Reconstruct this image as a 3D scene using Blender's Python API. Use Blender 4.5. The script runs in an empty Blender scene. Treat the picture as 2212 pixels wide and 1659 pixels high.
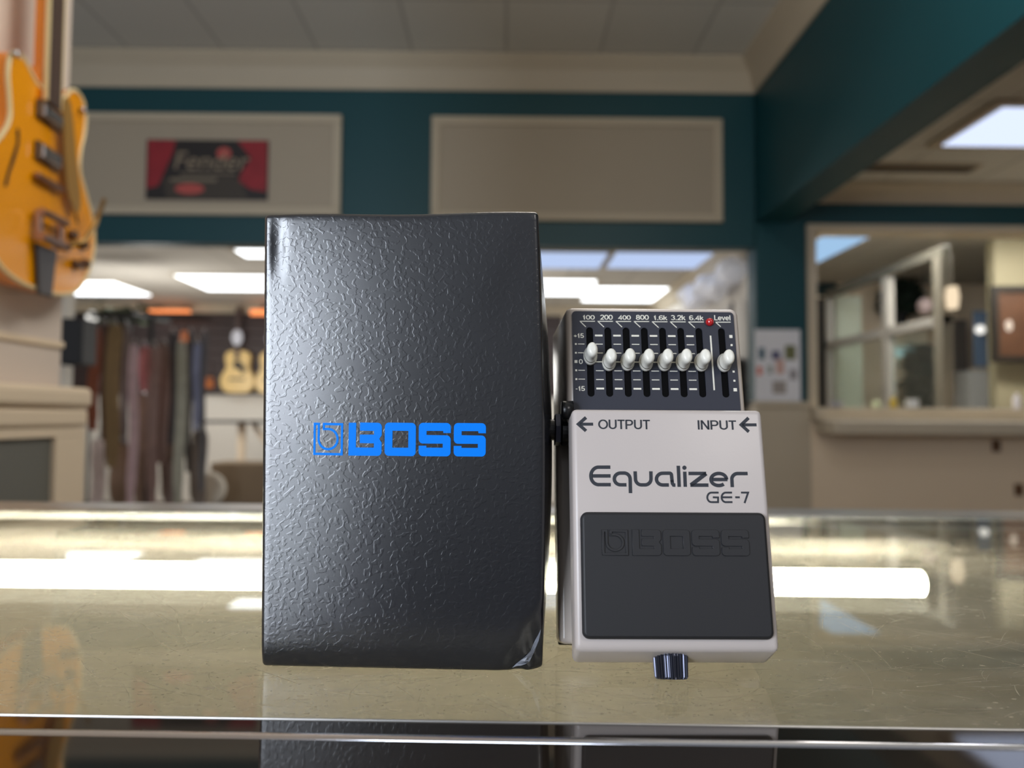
import bpy, bmesh, math, random
from math import sin, cos, pi, radians, sqrt, exp
from mathutils import Vector, Matrix, noise

random.seed(7)
scene = bpy.context.scene
col = scene.collection
V = Vector

# ------------------------------------------------------------------ camera
G = 0.95                       # height of the glass counter top above the floor
H = 0.09142                    # camera above the glass
F = 1660.0
CX, CY = 1106.0, 829.5
YAW, PITCH, ROLL = radians(0.6), radians(2.47), radians(0.35)
fw = V((sin(YAW) * cos(PITCH), cos(YAW) * cos(PITCH), sin(PITCH)))
r0 = V((cos(YAW), -sin(YAW), 0)); u0 = r0.cross(fw)
rt = cos(ROLL) * r0 + sin(ROLL) * u0
up = -sin(ROLL) * r0 + cos(ROLL) * u0
EYE = V((0, 0, G + H))
cam_d = bpy.data.cameras.new('camera'); cam = bpy.data.objects.new('camera', cam_d); col.objects.link(cam)
cam.matrix_world = Matrix(((rt.x, up.x, -fw.x, EYE.x), (rt.y, up.y, -fw.y, EYE.y), (rt.z, up.z, -fw.z, EYE.z), (0, 0, 0, 1)))
cam_d.sensor_fit = 'HORIZONTAL'; cam_d.sensor_width = 36; cam_d.lens = F * 36 / 2212
cam_d.clip_start = 0.01; cam_d.clip_end = 60
cam_d.dof.use_dof = True; cam_d.dof.focus_distance = 0.285; cam_d.dof.aperture_fstop = 8.0
scene.camera = cam


def at(px, py, y):
    """world point seen at a pixel of the photograph on the plane at depth y"""
    d = fw + rt * ((px - CX) / F) - up * ((py - CY) / F)
    return EYE + d * (y / d.y)


# ------------------------------------------------------------------ materials
def srgb(r, g, b):
    f = lambda c: (c / 255 / 12.92) if c <= 10 else ((c / 255 + 0.055) / 1.055) ** 2.4
    return (f(r), f(g), f(b), 1)


def mat(name, c, rough=0.5, metal=0.0, spec=0.5, var=0.0, vscale=20, bump=0.0, bscale=200, emit=None, es=0.0, coat=0.0):
    m = bpy.data.materials.new(name); m.use_nodes = True
    nt = m.node_tree; b = nt.nodes['Principled BSDF']
    c = tuple(c) if len(c) == 4 else srgb(*c)
    b.inputs['Base Color'].default_value = c
    b.inputs['Roughness'].default_value = rough; b.inputs['Metallic'].default_value = metal
    b.inputs['Specular IOR Level'].default_value = spec
    if coat: b.inputs['Coat Weight'].default_value = coat; b.inputs['Coat Roughness'].default_value = 0.08
    tc = nt.nodes.new('ShaderNodeTexCoord')
    n = nt.nodes.new('ShaderNodeTexNoise'); n.inputs['Scale'].default_value = vscale; n.inputs['Detail'].default_value = 4
    nt.links.new(tc.outputs['Object'], n.inputs['Vector'])
    mx = nt.nodes.new('ShaderNodeMix'); mx.data_type = 'RGBA'
    mx.inputs[6].default_value = tuple(x * (1 - var) for x in c[:3]) + (1,)
    mx.inputs[7].default_value = tuple(min(1, x * (1 + var)) for x in c[:3]) + (1,)
    nt.links.new(n.outputs['Fac'], mx.inputs[0]); nt.links.new(mx.outputs[2], b.inputs['Base Color'])
    if bump:
        n2 = nt.nodes.new('ShaderNodeTexNoise'); n2.inputs['Scale'].default_value = bscale
        nt.links.new(tc.outputs['Object'], n2.inputs['Vector'])
        bp = nt.nodes.new('ShaderNodeBump'); bp.inputs['Strength'].default_value = bump; bp.inputs['Distance'].default_value = 0.001
        nt.links.new(n2.outputs['Fac'], bp.inputs['Height']); nt.links.new(bp.outputs['Normal'], b.inputs['Normal'])
    if emit is not None:
        b.inputs['Emission Color'].default_value = tuple(emit) + (1,); b.inputs['Emission Strength'].default_value = es
    return m


M = {}
M['carton_print'] = mat('blue print', (0.0, 0.24, 1.0, 1), 0.55, spec=0.12)
M['metal_paint'] = mat('warm grey enamel', (198, 188, 183), 0.33, var=0.02, vscale=60, bump=0.02, bscale=900)
M['housing_paint'] = mat('housing enamel', (206, 194, 184), 0.22, var=0.02)  # enamel of the housing, a touch paler and glossier than the treadle
M['panel'] = mat('blue black panel', (38, 41, 54), 0.55, var=0.03)
M['slot'] = mat('slot black', (3, 3, 4), 0.7, spec=0.1)
M['ink'] = mat('dark ink', (52, 55, 62), 0.5, spec=0.3)
M['white_ink'] = mat('pale ink', (232, 228, 214), 0.6, spec=0.2)
M['rubber'] = mat('black rubber', (36, 36, 39), 0.5, spec=0.45, var=0.05, vscale=40, bump=0.03, bscale=2500)
M['black_plastic'] = mat('black plastic', (18, 18, 20), 0.3)
M['ivory'] = mat('ivory plastic', (243, 240, 228), 0.3, var=0.01)
M['ivory'].node_tree.nodes['Principled BSDF'].inputs['Subsurface Weight'].default_value = 0.0
M['chrome'] = mat('chrome', (200, 200, 205), 0.15, 1.0)
M['dark_chrome'] = mat('black chrome', (74, 76, 88), 0.3, 0.9)
M['alu'] = mat('aluminium', (205, 202, 198), 0.32, 1.0, var=0.05, vscale=80)
M['gasket'] = mat('dark gasket', (38, 36, 34), 0.12, spec=0.6)
M['led'] = mat('red lens', (190, 8, 20), 0.08, spec=0.8, coat=1.0)
M['teal'] = mat('teal paint', (0, 66, 74), 0.5, var=0.05, vscale=3)
M['cream'] = mat('cream paint', (196, 183, 160), 0.55, var=0.03, vscale=3)
M['cream_panel'] = mat('cream panel', (176, 163, 143), 0.6, var=0.03, vscale=3)
M['beige'] = mat('beige wall', (240, 220, 192), 0.6, var=0.03, vscale=3)
M['pink_wall'] = mat('pale wall', (222, 208, 196), 0.6, var=0.03, vscale=3)
M['white_wall'] = mat('white wall', (222, 216, 205), 0.6, var=0.02, vscale=3)
M['grey_recess'] = mat('grey recess', (112, 112, 106), 0.4, var=0.04, vscale=4)
M['carpet'] = mat('carpet', (112, 98, 84), 0.9, var=0.12, vscale=60)
M['olive'] = mat('olive liner', (126, 117, 102), 0.8, var=0.10, vscale=9)
M['brown_liner'] = mat('brown liner', (34, 29, 26), 0.8, var=0.08, vscale=9)
M['dark_wood'] = mat('dark slat wood', (52, 38, 36), 0.5, var=0.1, vscale=8)
M['dark'] = mat('matte black', (22, 22, 24), 0.6)
M['dark_teal'] = mat('dark teal', (8, 44, 48), 0.6)
M['amber'] = mat('amber lacquer', (255, 162, 0), 0.28, var=0.08, vscale=7, coat=0.25)
M['amber_side'] = mat('amber side lacquer', (240, 138, 8), 0.2, var=0.10, vscale=7, coat=0.6)
M['binding'] = mat('cream binding', (240, 220, 170), 0.35)
M['rosewood'] = mat('rosewood', (74, 58, 54), 0.5, var=0.15, vscale=40)
M['pickguard'] = mat('tan pickguard', (158, 120, 62), 0.3)
M['spruce'] = mat('spruce', (226, 192, 122), 0.35, var=0.05, vscale=10)
M['glass_pane'] = None


def emat(name, c, s):
    m = bpy.data.materials.new(name); m.use_nodes = True; nt = m.node_tree; nt.nodes.clear()
    o = nt.nodes.new('ShaderNodeOutputMaterial'); e = nt.nodes.new('ShaderNodeEmission')
    e.inputs[0].default_value = tuple(c) + (1,); e.inputs[1].default_value = s
    nt.links.new(e.outputs[0], o.inputs[0]); return m


M['tube'] = emat('warm tube', (1.0, 0.89, 0.72), 52)
M['troffer'] = emat('cool diffuser', (0.93, 0.97, 1.0), 4.0)
M['troffer_blue'] = emat('blue diffuser', (0.50, 0.62, 0.90), 1.0)
M['orange_glow'] = emat('orange lamp', (1.0, 0.30, 0.10), 1.6)
M['lamp_warm'] = emat('warm globe', (1.0, 0.80, 0.55), 1.0)
M['lamp_cyan'] = emat('cyan lamp', (0.50, 0.78, 0.76), 0.55)
M['white_glow'] = emat('white lamp', (1.0, 0.97, 0.9), 1.2)


def carton_material():
    m = mat('black embossed carton', (24, 25, 30), 0.27, spec=1.0)
    nt = m.node_tree; b = nt.nodes['Principled BSDF']; L = nt.links.new
    tc = nt.nodes.new('ShaderNodeTexCoord')
    n = nt.nodes.new('ShaderNodeTexNoise'); n.inputs['Scale'].default_value = 560; n.inputs['Detail'].default_value = 0.0
    n.inputs['Distortion'].default_value = 0.5
    L(tc.outputs['Object'], n.inputs['Vector'])
    mu = nt.nodes.new('ShaderNodeMapRange'); mu.interpolation_type = 'SMOOTHSTEP'
    mu.inputs[1].default_value = 0.50; mu.inputs[2].default_value = 0.64; L(n.outputs['Fac'], mu.inputs[0])
    bp = nt.nodes.new('ShaderNodeBump'); bp.inputs['Strength'].default_value = 0.34; bp.inputs['Distance'].default_value = 0.00006
    L(mu.outputs[0], bp.inputs['Height']); L(bp.outputs['Normal'], b.inputs['Normal'])
    return m


M['carton'] = carton_material()
M['crease_glint'] = mat('painted crease glint', (118, 122, 132), 0.4, var=0.2, vscale=300)  # pale tone painted as the light caught on the folded corner


def glass_material(name, haze, tint, hazevar=True, hazecol=(0.87, 0.84, 0.76)):
    m = bpy.data.materials.new(name); m.use_nodes = True; nt = m.node_tree; nt.nodes.clear(); L = nt.links.new
    o = nt.nodes.new('ShaderNodeOutputMaterial')
    gl = nt.nodes.new('ShaderNodeBsdfGlossy'); gl.inputs['Roughness'].default_value = 0.012
    tr = nt.nodes.new('ShaderNodeBsdfTransparent'); tr.inputs[0].default_value = tint + (1,)
    tl = nt.nodes.new('ShaderNodeBsdfTranslucent'); tl.inputs[0].default_value = hazecol + (1,)
    df = nt.nodes.new('ShaderNodeBsdfDiffuse'); df.inputs[0].default_value = (0.75, 0.74, 0.70, 1)
    hz = nt.nodes.new('ShaderNodeMixShader'); hz.inputs[0].default_value = 0.35; L(tl.outputs[0], hz.inputs[1]); L(df.outputs[0], hz.inputs[2])
    m1 = nt.nodes.new('ShaderNodeMixShader'); 
    fn = nt.nodes.new('ShaderNodeCombineXYZ'); fn.inputs[1].default_value = -0.6; fn.inputs[2].default_value = 0.8   # dust grains scatter sideways too
    if hazevar: L(fn.outputs[0], tl.inputs['Normal'])
    L(tr.outputs[0], m1.inputs[1]); L(hz.outputs[0], m1.inputs[2])
    tc = nt.nodes.new('ShaderNodeTexCoord')

    def nz(scale, sx, sy, rot, lo, hi, a, b_):
        mp = nt.nodes.new('ShaderNodeMapping'); mp.inputs['Scale'].default_value = (sx, sy, 1); mp.inputs['Rotation'].default_value = (0, 0, rot)
        L(tc.outputs['Object'], mp.inputs[0])
        n = nt.nodes.new('ShaderNodeTexNoise'); n.inputs['Scale'].default_value = scale; n.inputs['Detail'].default_value = 5; n.inputs['Roughness'].default_value = 0.6
        L(mp.outputs[0], n.inputs['Vector'])
        r = nt.nodes.new('ShaderNodeMapRange'); r.inputs[1].default_value = lo; r.inputs[2].default_value = hi; r.inputs[3].default_value = a; r.inputs[4].default_value = b_
        L(n.outputs['Fac'], r.inputs[0]); return r

    def add(x, y):
        q = nt.nodes.new('ShaderNodeMath'); q.operation = 'ADD'; L(x.outputs[0], q.inputs[0]); L(y.outputs[0], q.inputs[1]); return q
    if hazevar:
        a = nz(14, 1, 1.6, 0.2, 0.35, 0.7, haze * 0.6, haze * 1.7)
        b = nz(60, 0.35, 2.2, 0.12, 0.56, 0.78, 0, haze * 1.6)
        c = nz(60, 0.5, 2.4, -0.5, 0.6, 0.8, 0, haze * 1.2)
        d = nz(420, 1, 1, 0, 0.64, 0.74, 0, haze * 3.0)
        L(add(add(a, b), add(c, d)).outputs[0], m1.inputs[0])
    else:
        m1.inputs[0].default_value = haze
    ge = nt.nodes.new('ShaderNodeNewGeometry')
    io = nt.nodes.new('ShaderNodeMapRange'); io.inputs[3].default_value = 1.5; io.inputs[4].default_value = 1 / 1.5   # same reflectance on both faces of the thin sheet
    L(ge.outputs['Backfacing'], io.inputs[0])
    fr = nt.nodes.new('ShaderNodeFresnel'); L(io.outputs[0], fr.inputs['IOR'])
    m2 = nt.nodes.new('ShaderNodeMixShader'); L(fr.outputs[0], m2.inputs[0]); L(m1.outputs[0], m2.inputs[1]); L(gl.outputs[0], m2.inputs[2])
    L(m2.outputs[0], o.inputs[0]); return m


M['top_glass'] = glass_material('scratched counter glass', 0.17, (0.93, 0.97, 0.93))
M['near_glass'] = glass_material('dusty near glass', 0.02, (0.9, 0.95, 0.92))
M['mirror_dark'] = mat('dark polished glass', (44, 38, 33), 0.05, spec=0.5, var=0.2, vscale=30)
M['mirror_dark'].node_tree.nodes['Principled BSDF'].inputs['IOR'].default_value = 2.3
M['clear_glass'] = glass_material('clear pane', 0.015, (0.92, 0.96, 0.95), False)


def scratch_material():
    m = bpy.data.materials.new('pale scratch'); m.use_nodes = True; nt = m.node_tree; nt.nodes.clear(); L = nt.links.new
    o = nt.nodes.new('ShaderNodeOutputMaterial')
    tl = nt.nodes.new('ShaderNodeBsdfTranslucent'); tl.inputs[0].default_value = (1, 0.93, 0.76, 1)
    df = nt.nodes.new('ShaderNodeBsdfDiffuse'); df.inputs[0].default_value = (0.95, 0.92, 0.85, 1)
    tr = nt.nodes.new('ShaderNodeBsdfTransparent')
    a = nt.nodes.new('ShaderNodeMixShader'); a.inputs[0].default_value = 0.25; L(tl.outputs[0], a.inputs[1]); L(df.outputs[0], a.inputs[2])
    b = nt.nodes.new('ShaderNodeMixShader')
    tc = nt.nodes.new('ShaderNodeTexCoord'); n = nt.nodes.new('ShaderNodeTexNoise'); n.inputs['Scale'].default_value = 90; L(tc.outputs['Object'], n.inputs['Vector'])
    r = nt.nodes.new('ShaderNodeMapRange'); r.inputs[1].default_value = 0.35; r.inputs[2].default_value = 0.65; r.inputs[3].default_value = 0.25; r.inputs[4].default_value = 0.95
    fn = nt.nodes.new('ShaderNodeCombineXYZ'); fn.inputs[0].default_value = 0.05; fn.inputs[1].default_value = -0.95; fn.inputs[2].default_value = 0.3   # facet of a groove
    L(fn.outputs[0], tl.inputs['Normal'])
    L(n.outputs['Fac'], r.inputs[0]); L(r.outputs[0], b.inputs[0]); L(tr.outputs[0], b.inputs[1]); L(a.outputs[0], b.inputs[2])
    L(b.outputs[0], o.inputs[0]); return m


M['scratch'] = scratch_material()


def foliage_material():
    return mat('dark leaves', (40, 58, 26), 0.6, var=0.4, vscale=40)


M['leaf'] = foliage_material()


# ------------------------------------------------------------------ object helpers
def link(name, me, m, parent=None, loc=None, smooth=False, label=None):
    o = bpy.data.objects.new(name, me); col.objects.link(o)
    if m is not None:
        me.materials.clear(); me.materials.append(m)
    if parent is not None: o.parent = parent
    if loc is not None: o.location = loc
    if smooth:
        for p in me.polygons: p.use_smooth = True
    if label: o['label'] = label
    return o


def obj(name, bm, m, parent=None, loc=None, smooth=False, label=None):
    me = bpy.data.meshes.new(name)
    bmesh.ops.recalc_face_normals(bm, faces=bm.faces)
    bm.to_mesh(me); bm.free()
    return link(name, me, m, parent, loc, smooth, label)


def tag(o, label=None, cat=None, group=None, kind=None):
    if label: o['label'] = label
    if cat: o['category'] = cat
    if group: o['group'] = group
    if kind: o['kind'] = kind
    return o


def thing(name, label, cat, loc=(0, 0, 0), rotz=0, group=None):
    o = bpy.data.objects.new(name, None); col.objects.link(o); o.empty_display_size = 0.05
    o.location = loc; o.rotation_euler = (0, 0, rotz)
    return tag(o, label, cat, group)


def struct(name, bm, m, label=None):
    o = obj(name, bm, m); o['kind'] = 'structure'
    if label: o['label'] = label
    return o


def box(bm, lo, hi, bev=0.0, seg=2, M4=None):
    vs = [bm.verts.new((x, y, z)) for x in (lo[0], hi[0]) for y in (lo[1], hi[1]) for z in (lo[2], hi[2])]
    fs = [(0, 1, 3, 2), (4, 6, 7, 5), (0, 4, 5, 1), (2, 3, 7, 6), (0, 2, 6, 4), (1, 5, 7, 3)]
    faces = [bm.faces.new([vs[i] for i in f]) for f in fs]
    if M4 is not None: bmesh.ops.transform(bm, matrix=M4, verts=vs)
    if bev > 0:
        es = list({e for f in faces for e in f.edges})
        bmesh.ops.bevel(bm, geom=es, offset=bev, segments=seg, affect='EDGES', profile=0.5)
    return bm


def bx(lo, hi, bev=0.0, seg=2, M4=None):
    return box(bmesh.new(), lo, hi, bev, seg, M4)


def hexa(bm, bot, top, bev=0, seg=2, which=None):
    """8-corner solid: bot and top are four corners each in the same order"""
    vs = [bm.verts.new(p) for p in bot] + [bm.verts.new(p) for p in top]
    faces = [bm.faces.new([vs[i] for i in f]) for f in ((3, 2, 1, 0), (4, 5, 6, 7), (0, 1, 5, 4), (1, 2, 6, 5), (2, 3, 7, 6), (3, 0, 4, 7))]
    if bev:
        es = list({e for f in faces for e in f.edges}) if which is None else [e for e in {e for f in faces for e in f.edges} if which(e)]
        bmesh.ops.bevel(bm, geom=es, offset=bev, segments=seg, affect='EDGES', profile=0.5)
    return bm


def tube(bm, pts, r, n=10, cap=True):
    rs = r if isinstance(r, (list, tuple)) else [r] * len(pts)
    rings = []; prev = None
    for i, p in enumerate(pts):
        p = V(p)
        t = (V(pts[min(i + 1, len(pts) - 1)]) - V(pts[max(i - 1, 0)])).normalized()
        a = t.orthogonal().normalized() if prev is None else (prev - t * prev.dot(t)).normalized()
        prev = a; b = t.cross(a)
        rings.append([bm.verts.new(p + (a * cos(k * 2 * pi / n) + b * sin(k * 2 * pi / n)) * rs[i]) for k in range(n)])
    for A, B in zip(rings, rings[1:]):
        for k in range(n): bm.faces.new((A[k], A[(k + 1) % n], B[(k + 1) % n], B[k]))
    if cap:
        bm.faces.new(rings[0][::-1]); bm.faces.new(rings[-1])
    return bm


def lathe(bm, prof, n=32, M4=None, sx=1, sy=1):
    """prof: (r, z) pairs; axis z"""
    new = []; rings = []
    for r, z in prof:
        if r < 1e-7:
            v = bm.verts.new((0, 0, z)); rings.append([v]); new.append(v)
        else:
            R = [bm.verts.new((r * sx * cos(k * 2 * pi / n), r * sy * sin(k * 2 * pi / n), z)) for k in range(n)]
            rings.append(R); new += R
    for A, B in zip(rings, rings[1:]):
        for k in range(n):
            a = [A[k % len(A)], A[(k + 1) % len(A)], B[(k + 1) % len(B)], B[k % len(B)]]
            u = []
            for q in a:
                if q not in u: u.append(q)
            if len(u) >= 3: bm.faces.new(u)
    for R, rev in ((rings[0], True), (rings[-1], False)):
        if len(R) > 1: bm.faces.new(R[::-1] if rev else R)
    if M4 is not None: bmesh.ops.transform(bm, matrix=M4, verts=new)
    return bm


def curve_mesh(polys, extrude=0.0, bevel=0.0, text=None):
    """2-D filled outlines (holes by nesting), or text, as a mesh in the xy plane"""
    if text is None:
        cu = bpy.data.curves.new('outline', 'CURVE'); cu.dimensions = '2D'; cu.fill_mode = 'BOTH'
        for P in polys:
            s = cu.splines.new('POLY'); s.points.add(len(P) - 1); s.use_cyclic_u = True
            for q, p in zip(s.points, P): q.co = (p[0], p[1], 0, 1)
    else:
        cu = bpy.data.curves.new('outline', 'FONT'); cu.body = text; cu.fill_mode = 'BOTH'; cu.resolution_u = 6
    cu.extrude = extrude; cu.bevel_depth = bevel; cu.bevel_resolution = 1
    t = bpy.data.objects.new('outline', cu); col.objects.link(t)
    dg = bpy.context.evaluated_depsgraph_get(); dg.update()
    me = bpy.data.meshes.new_from_object(t.evaluated_get(dg))
    bpy.data.objects.remove(t); bpy.data.curves.remove(cu)
    return me


def text_mesh(s, x0, y0, x1, y1, bold=0.0):
    me = curve_mesh(None, 0, 0, s)
    xs = [v.co.x for v in me.vertices]; ys = [v.co.y for v in me.vertices]
    a, b, c, d = min(xs), max(xs), min(ys), max(ys)
    for v in me.vertices:
        v.co.x = x0 + (v.co.x - a) / (b - a) * (x1 - x0); v.co.y = y0 + (v.co.y - c) / (d - c) * (y1 - y0)
    return me


def ribbon(pts, w):
    """polygon outline of a stroke of width w along pts"""
    pts = [p for i, p in enumerate(pts) if i == 0 or abs(p[0] - pts[i - 1][0]) + abs(p[1] - pts[i - 1][1]) > w * 0.03]
    L, R = [], []
    n = len(pts)
    for i, p in enumerate(pts):
        p = V((p[0], p[1]))
        a = (p - V(pts[i - 1][:2])).normalized() if i else None
        b = (V(pts[i + 1][:2]) - p).normalized() if i < n - 1 else None
        t1 = a if a is not None else b; t2 = b if b is not None else a
        n1 = V((-t1.y, t1.x)); n2 = V((-t2.y, t2.x))
        m = (n1 + n2)
        m = m.normalized() if m.length > 1e-6 else n1
        k = w / 2 / max(0.45, m.dot(n1))
        L.append((p.x + m.x * k, p.y + m.y * k)); R.append((p.x - m.x * k, p.y - m.y * k))
    return L + R[::-1]


def arc(cx, cy, rx, ry, a0, a1, n=14):
    return [(cx + rx * cos(radians(a0 + (a1 - a0) * i / n)), cy + ry * sin(radians(a0 + (a1 - a0) * i / n))) for i in range(n + 1)]


def rrect(x0, y0, x1, y1, r, n=6):
    return arc(x1 - r, y1 - r, r, r, 0, 90, n) + arc(x0 + r, y1 - r, r, r, 90, 180, n) + arc(x0 + r, y0 + r, r, r, 180, 270, n) + arc(x1 - r, y0 + r, r, r, 270, 360, n)


# a plain sans letter set drawn as strokes: (advance width, strokes), cap height 1, y up
def _c(cx, cy, rx, ry, a0, a1, n=14): return arc(cx, cy, rx, ry, a0, a1, n)
GLYPH = {
    '0': (0.60, [_c(.30, .5, .23, .43, 90, 449, 26)]),
    '1': (0.46, [[(.08, .72), (.20, .77), (.27, .93), (.27, .0)]]),
    '2': (0.58, [_c(.29, .68, .21, .25, 170, -35, 12) + [(.10, .07), (.53, .07)]]),
    '3': (0.58, [_c(.28, .71, .19, .22, 160, -80, 12), _c(.28, .28, .22, .215, 85, -160, 14)]),
    '4': (0.60, [[(.42, .0), (.42, .93), (.07, .28), (.56, .28)]]),
    '5': (0.58, [[(.50, .93), (.16, .93), (.10, .50)] + _c(.28, .31, .22, .245, 130, -160, 16)]),
    '6': (0.60, [_c(.31, .30, .22, .235, 90, 449, 22), [(.50, .82)] + _c(.34, .60, .255, .34, 60, 200, 12)]),
    '8': (0.60, [_c(.30, .72, .18, .21, 90, 449, 22), _c(.30, .28, .22, .215, 90, 449, 22)]),
    '.': (0.26, [[(.13, .0), (.13, .15)]]),
    'k': (0.54, [[(.10, .0), (.10, 1.0)], [(.46, .70), (.12, .36)], [(.24, .44), (.49, .0)]]),
    'L': (0.56, [[(.10, 1.0), (.10, .07), (.54, .07)]]),
    'e': (0.58, [[(.08, .36), (.51, .36)], _c(.295, .36, .215, .30, 0, 318, 20)]),
    'v': (0.52, [[(.05, .72), (.26, .03), (.47, .72)]]),
    'l': (0.24, [[(.12, 0), (.12, 1.0)]]),
    '+': (0.56, [[(.05, .42), (.51, .42)], [(.28, .18), (.28, .66)]]),
    '-': (0.36, [[(.04, .40), (.30, .40)]]),
    'O': (0.82, [_c(.41, .5, .34, .435, 90, 449, 30)]),
    'U': (0.76, [[(.12, 1.0), (.12, .34)] + _c(.38, .34, .26, .27, 180, 360, 14) + [(.64, 1.0)]]),
    'T': (0.64, [[(.02, .93), (.62, .93)], [(.32, .93), (.32, 0)]]),
    'P': (0.70, [[(.11, .0), (.11, 1.0)], [(.12, .93), (.40, .93)] + _c(.40, .69, .21, .24, 90, -90, 12) + [(.12, .45)]]),
    'I': (0.26, [[(.13, 0), (.13, 1.0)]]),
    'N': (0.76, [[(.11, 0), (.11, 1.0)], [(.64, 0), (.64, 1.0)], [(.13, .95), (.62, .05)]]),
}


def letters(s, x0, y0, x1, y1, w):
    """outline polygons of a word fitted to a rectangle"""
    polys = []; x = 0
    for ch in s:
        adv, st = GLYPH[ch]
        for p in st: polys.append(ribbon([(q[0] + x, q[1]) for q in p], w))
        x += adv
    xs = [q[0] for P in polys for q in P]; ys = [q[1] for P in polys for q in P]
    a, b, c, d = min(xs), max(xs), min(0.0, min(ys) if '-' not in s and '+' not in s else 0), max(1.0 if s not in '0' else .97, max(ys))
    c = 0.0
    return [[(x0 + (q[0] - a) / (b - a) * (x1 - x0), y0 + (q[1] - c) / (d - c) * (y1 - y0)) for q in P] for P in polys]


def join_mesh(name, parts):
    """merge several (mesh, func) into one mesh; func maps each vertex"""
    bm = bmesh.new()
    for me, f in parts:
        k = len(bm.verts); bm.from_mesh(me); bm.verts.ensure_lookup_table()
        for v in bm.verts[k:]: v.co = f(v.co)
        bpy.data.meshes.remove(me)
    me = bpy.data.meshes.new(name); bm.to_mesh(me); bm.free()
    return me


def catmull(P, n=8, closed=True):
    out = []; N = len(P)
    for i in range(N if closed else N - 1):
        g = lambda k: V(P[k % N]) if closed else V(P[max(0, min(N - 1, k))])
        p0, p1, p2, p3 = g(i - 1), g(i), g(i + 1), g(i + 2)
        for j in range(n):
            t = j / n
            out.append(0.5 * ((2 * p1) + (p2 - p0) * t + (2 * p0 - 5 * p1 + 4 * p2 - p3) * t * t + (3 * p1 - p0 - 3 * p2 + p3) * t ** 3))
    if not closed: out.append(V(P[-1]))
    return [tuple(v) for v in out]


def copy_tree(o, parent=None):
    c = o.copy(); col.objects.link(c)
    if parent is not None: c.parent = parent; c.matrix_parent_inverse = o.matrix_parent_inverse.copy()
    for ch in list(o.children): copy_tree(ch, c)
    return c


# ------------------------------------------------------------------ product box
CY_YAW = -0.033               # the counter is turned a little to the camera
BX = thing('product_box', 'tall black embossed cardboard box with blue lettering, standing upright on the glass counter', 'box',
           (-0.08754, 0.28323, G), -0.0361)
BW, BH, BD = 0.1021, 0.1666, 0.078


def carton_mesh():
    r = 0.0016

    def lin(L, n):
        e = [0, r * .3, r * .65, r, r * 2]
        mid = [r * 2 + (L - r * 4) * i / n for i in range(1, n)]
        return e + mid + [L - r * 2, L - r, L - r * .65, L - r * .3, L]
    X, Y, Z = lin(BW, 44), lin(BD, 16), lin(BH, 70)
    bm = bmesh.new(); cache = {}

    def shape(x, y, z):
        c = V((min(max(x, r), BW - r), min(max(y, r), BD - r), min(max(z, r), BH - r)))
        d = V((x, y, z)) - c
        p = c + (d.normalized() * r if d.length > 1e-9 else d)
        sx, sy, sz = p.x / BW, p.y / BD, p.z / BH
        # the right side panel bows outwards, the left one hardly
        bow = max(0, sin(pi * min(1, max(0, sz)))) ** 0.8
        p.x += 0.0042 * bow * sin(pi * min(1, sy * 0.9 + 0.02)) * (max(0, (sx - 0.55) / 0.45) ** 2)
        p.x += 0.0011 * sin(pi * sz) * max(0, (sx - 0.7) / 0.3) ** 2
        p.x -= 0.0012 * bow * sin(pi * sy) * (max(0, (0.4 - sx) / 0.4) ** 2)
        # top is a hair narrower and its rim is slightly wavy
        p.x += sz * (-0.0020 - 0.0003 * sx)
        p.z += sz ** 6 * (-0.0005 + 0.0010 * sx + 0.0003 * sin(sx * 9))
        p.z += (1 - sz) ** 8 * 0.0005 * (0.6 - sx)
        if p.z < 0.0001: p.z = 0.0001
        if y < BD * 0.4:
            k = 1 - min(1, y / (BD * 0.4))
            # soft dish of the front panel
            p.y -= k * (0.0015 * sin(pi * min(1, max(0, sx))) * sin(pi * min(1, max(0, sz))) ** 0.5)
            # rolled edge over the lowest strip
            p.y += k * 0.0012 * exp(-((p.z) / 0.0045) ** 2) * (1 - 0.6 * sx)
            # crushed lower right corner
            dx, dz = (BW - p.x) / 0.016, p.z / 0.026
            q = max(0, 1 - dx - dz)
            if q > 0:
                p.y += k * (0.0030 * q ** 0.7 + 0.0016 * sin(15 * (dx * 0.8 - dz * 0.35) + 1.0) * q ** 0.8)
            # soft crease on the upper right and a dent by the upper left edge
            e = (p.x - (BW - 0.0125 + 0.006 * sin(sz * 14))) / 0.0022
            if sz > 0.72: p.y += k * 0.00035 / (1 + exp(-e)) * min(1, (sz - 0.72) * 12)
            p.y += k * 0.0010 * exp(-((p.x - 0.0035) / 0.0014) ** 2) * exp(-((p.z - BH + 0.012) / 0.009) ** 2)
        return p

    carton_mesh.shape = shape

    def vert(x, y, z):
        key = (round(x, 6), round(y, 6), round(z, 6))
        if key not in cache: cache[key] = bm.verts.new(shape(x, y, z))
        return cache[key]

    def grid(A, B, f):
        for i in range(len(A) - 1):
            for j in range(len(B) - 1):
                bm.faces.new((f(A[i], B[j]), f(A[i + 1], B[j]), f(A[i + 1], B[j + 1]), f(A[i], B[j + 1])))
    grid(X, Z, lambda a, b: vert(a, 0, b)); grid(X, Z, lambda a, b: vert(a, BD, b))
    grid(Y, Z, lambda a, b: vert(0, a, b)); grid(Y, Z, lambda a, b: vert(BW, a, b))
    grid(X, Y, lambda a, b: vert(a, b, 0)); grid(X, Y, lambda a, b: vert(a, b, BH))
    return bm


obj('carton', carton_mesh(), M['carton'], BX, smooth=True)

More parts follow.
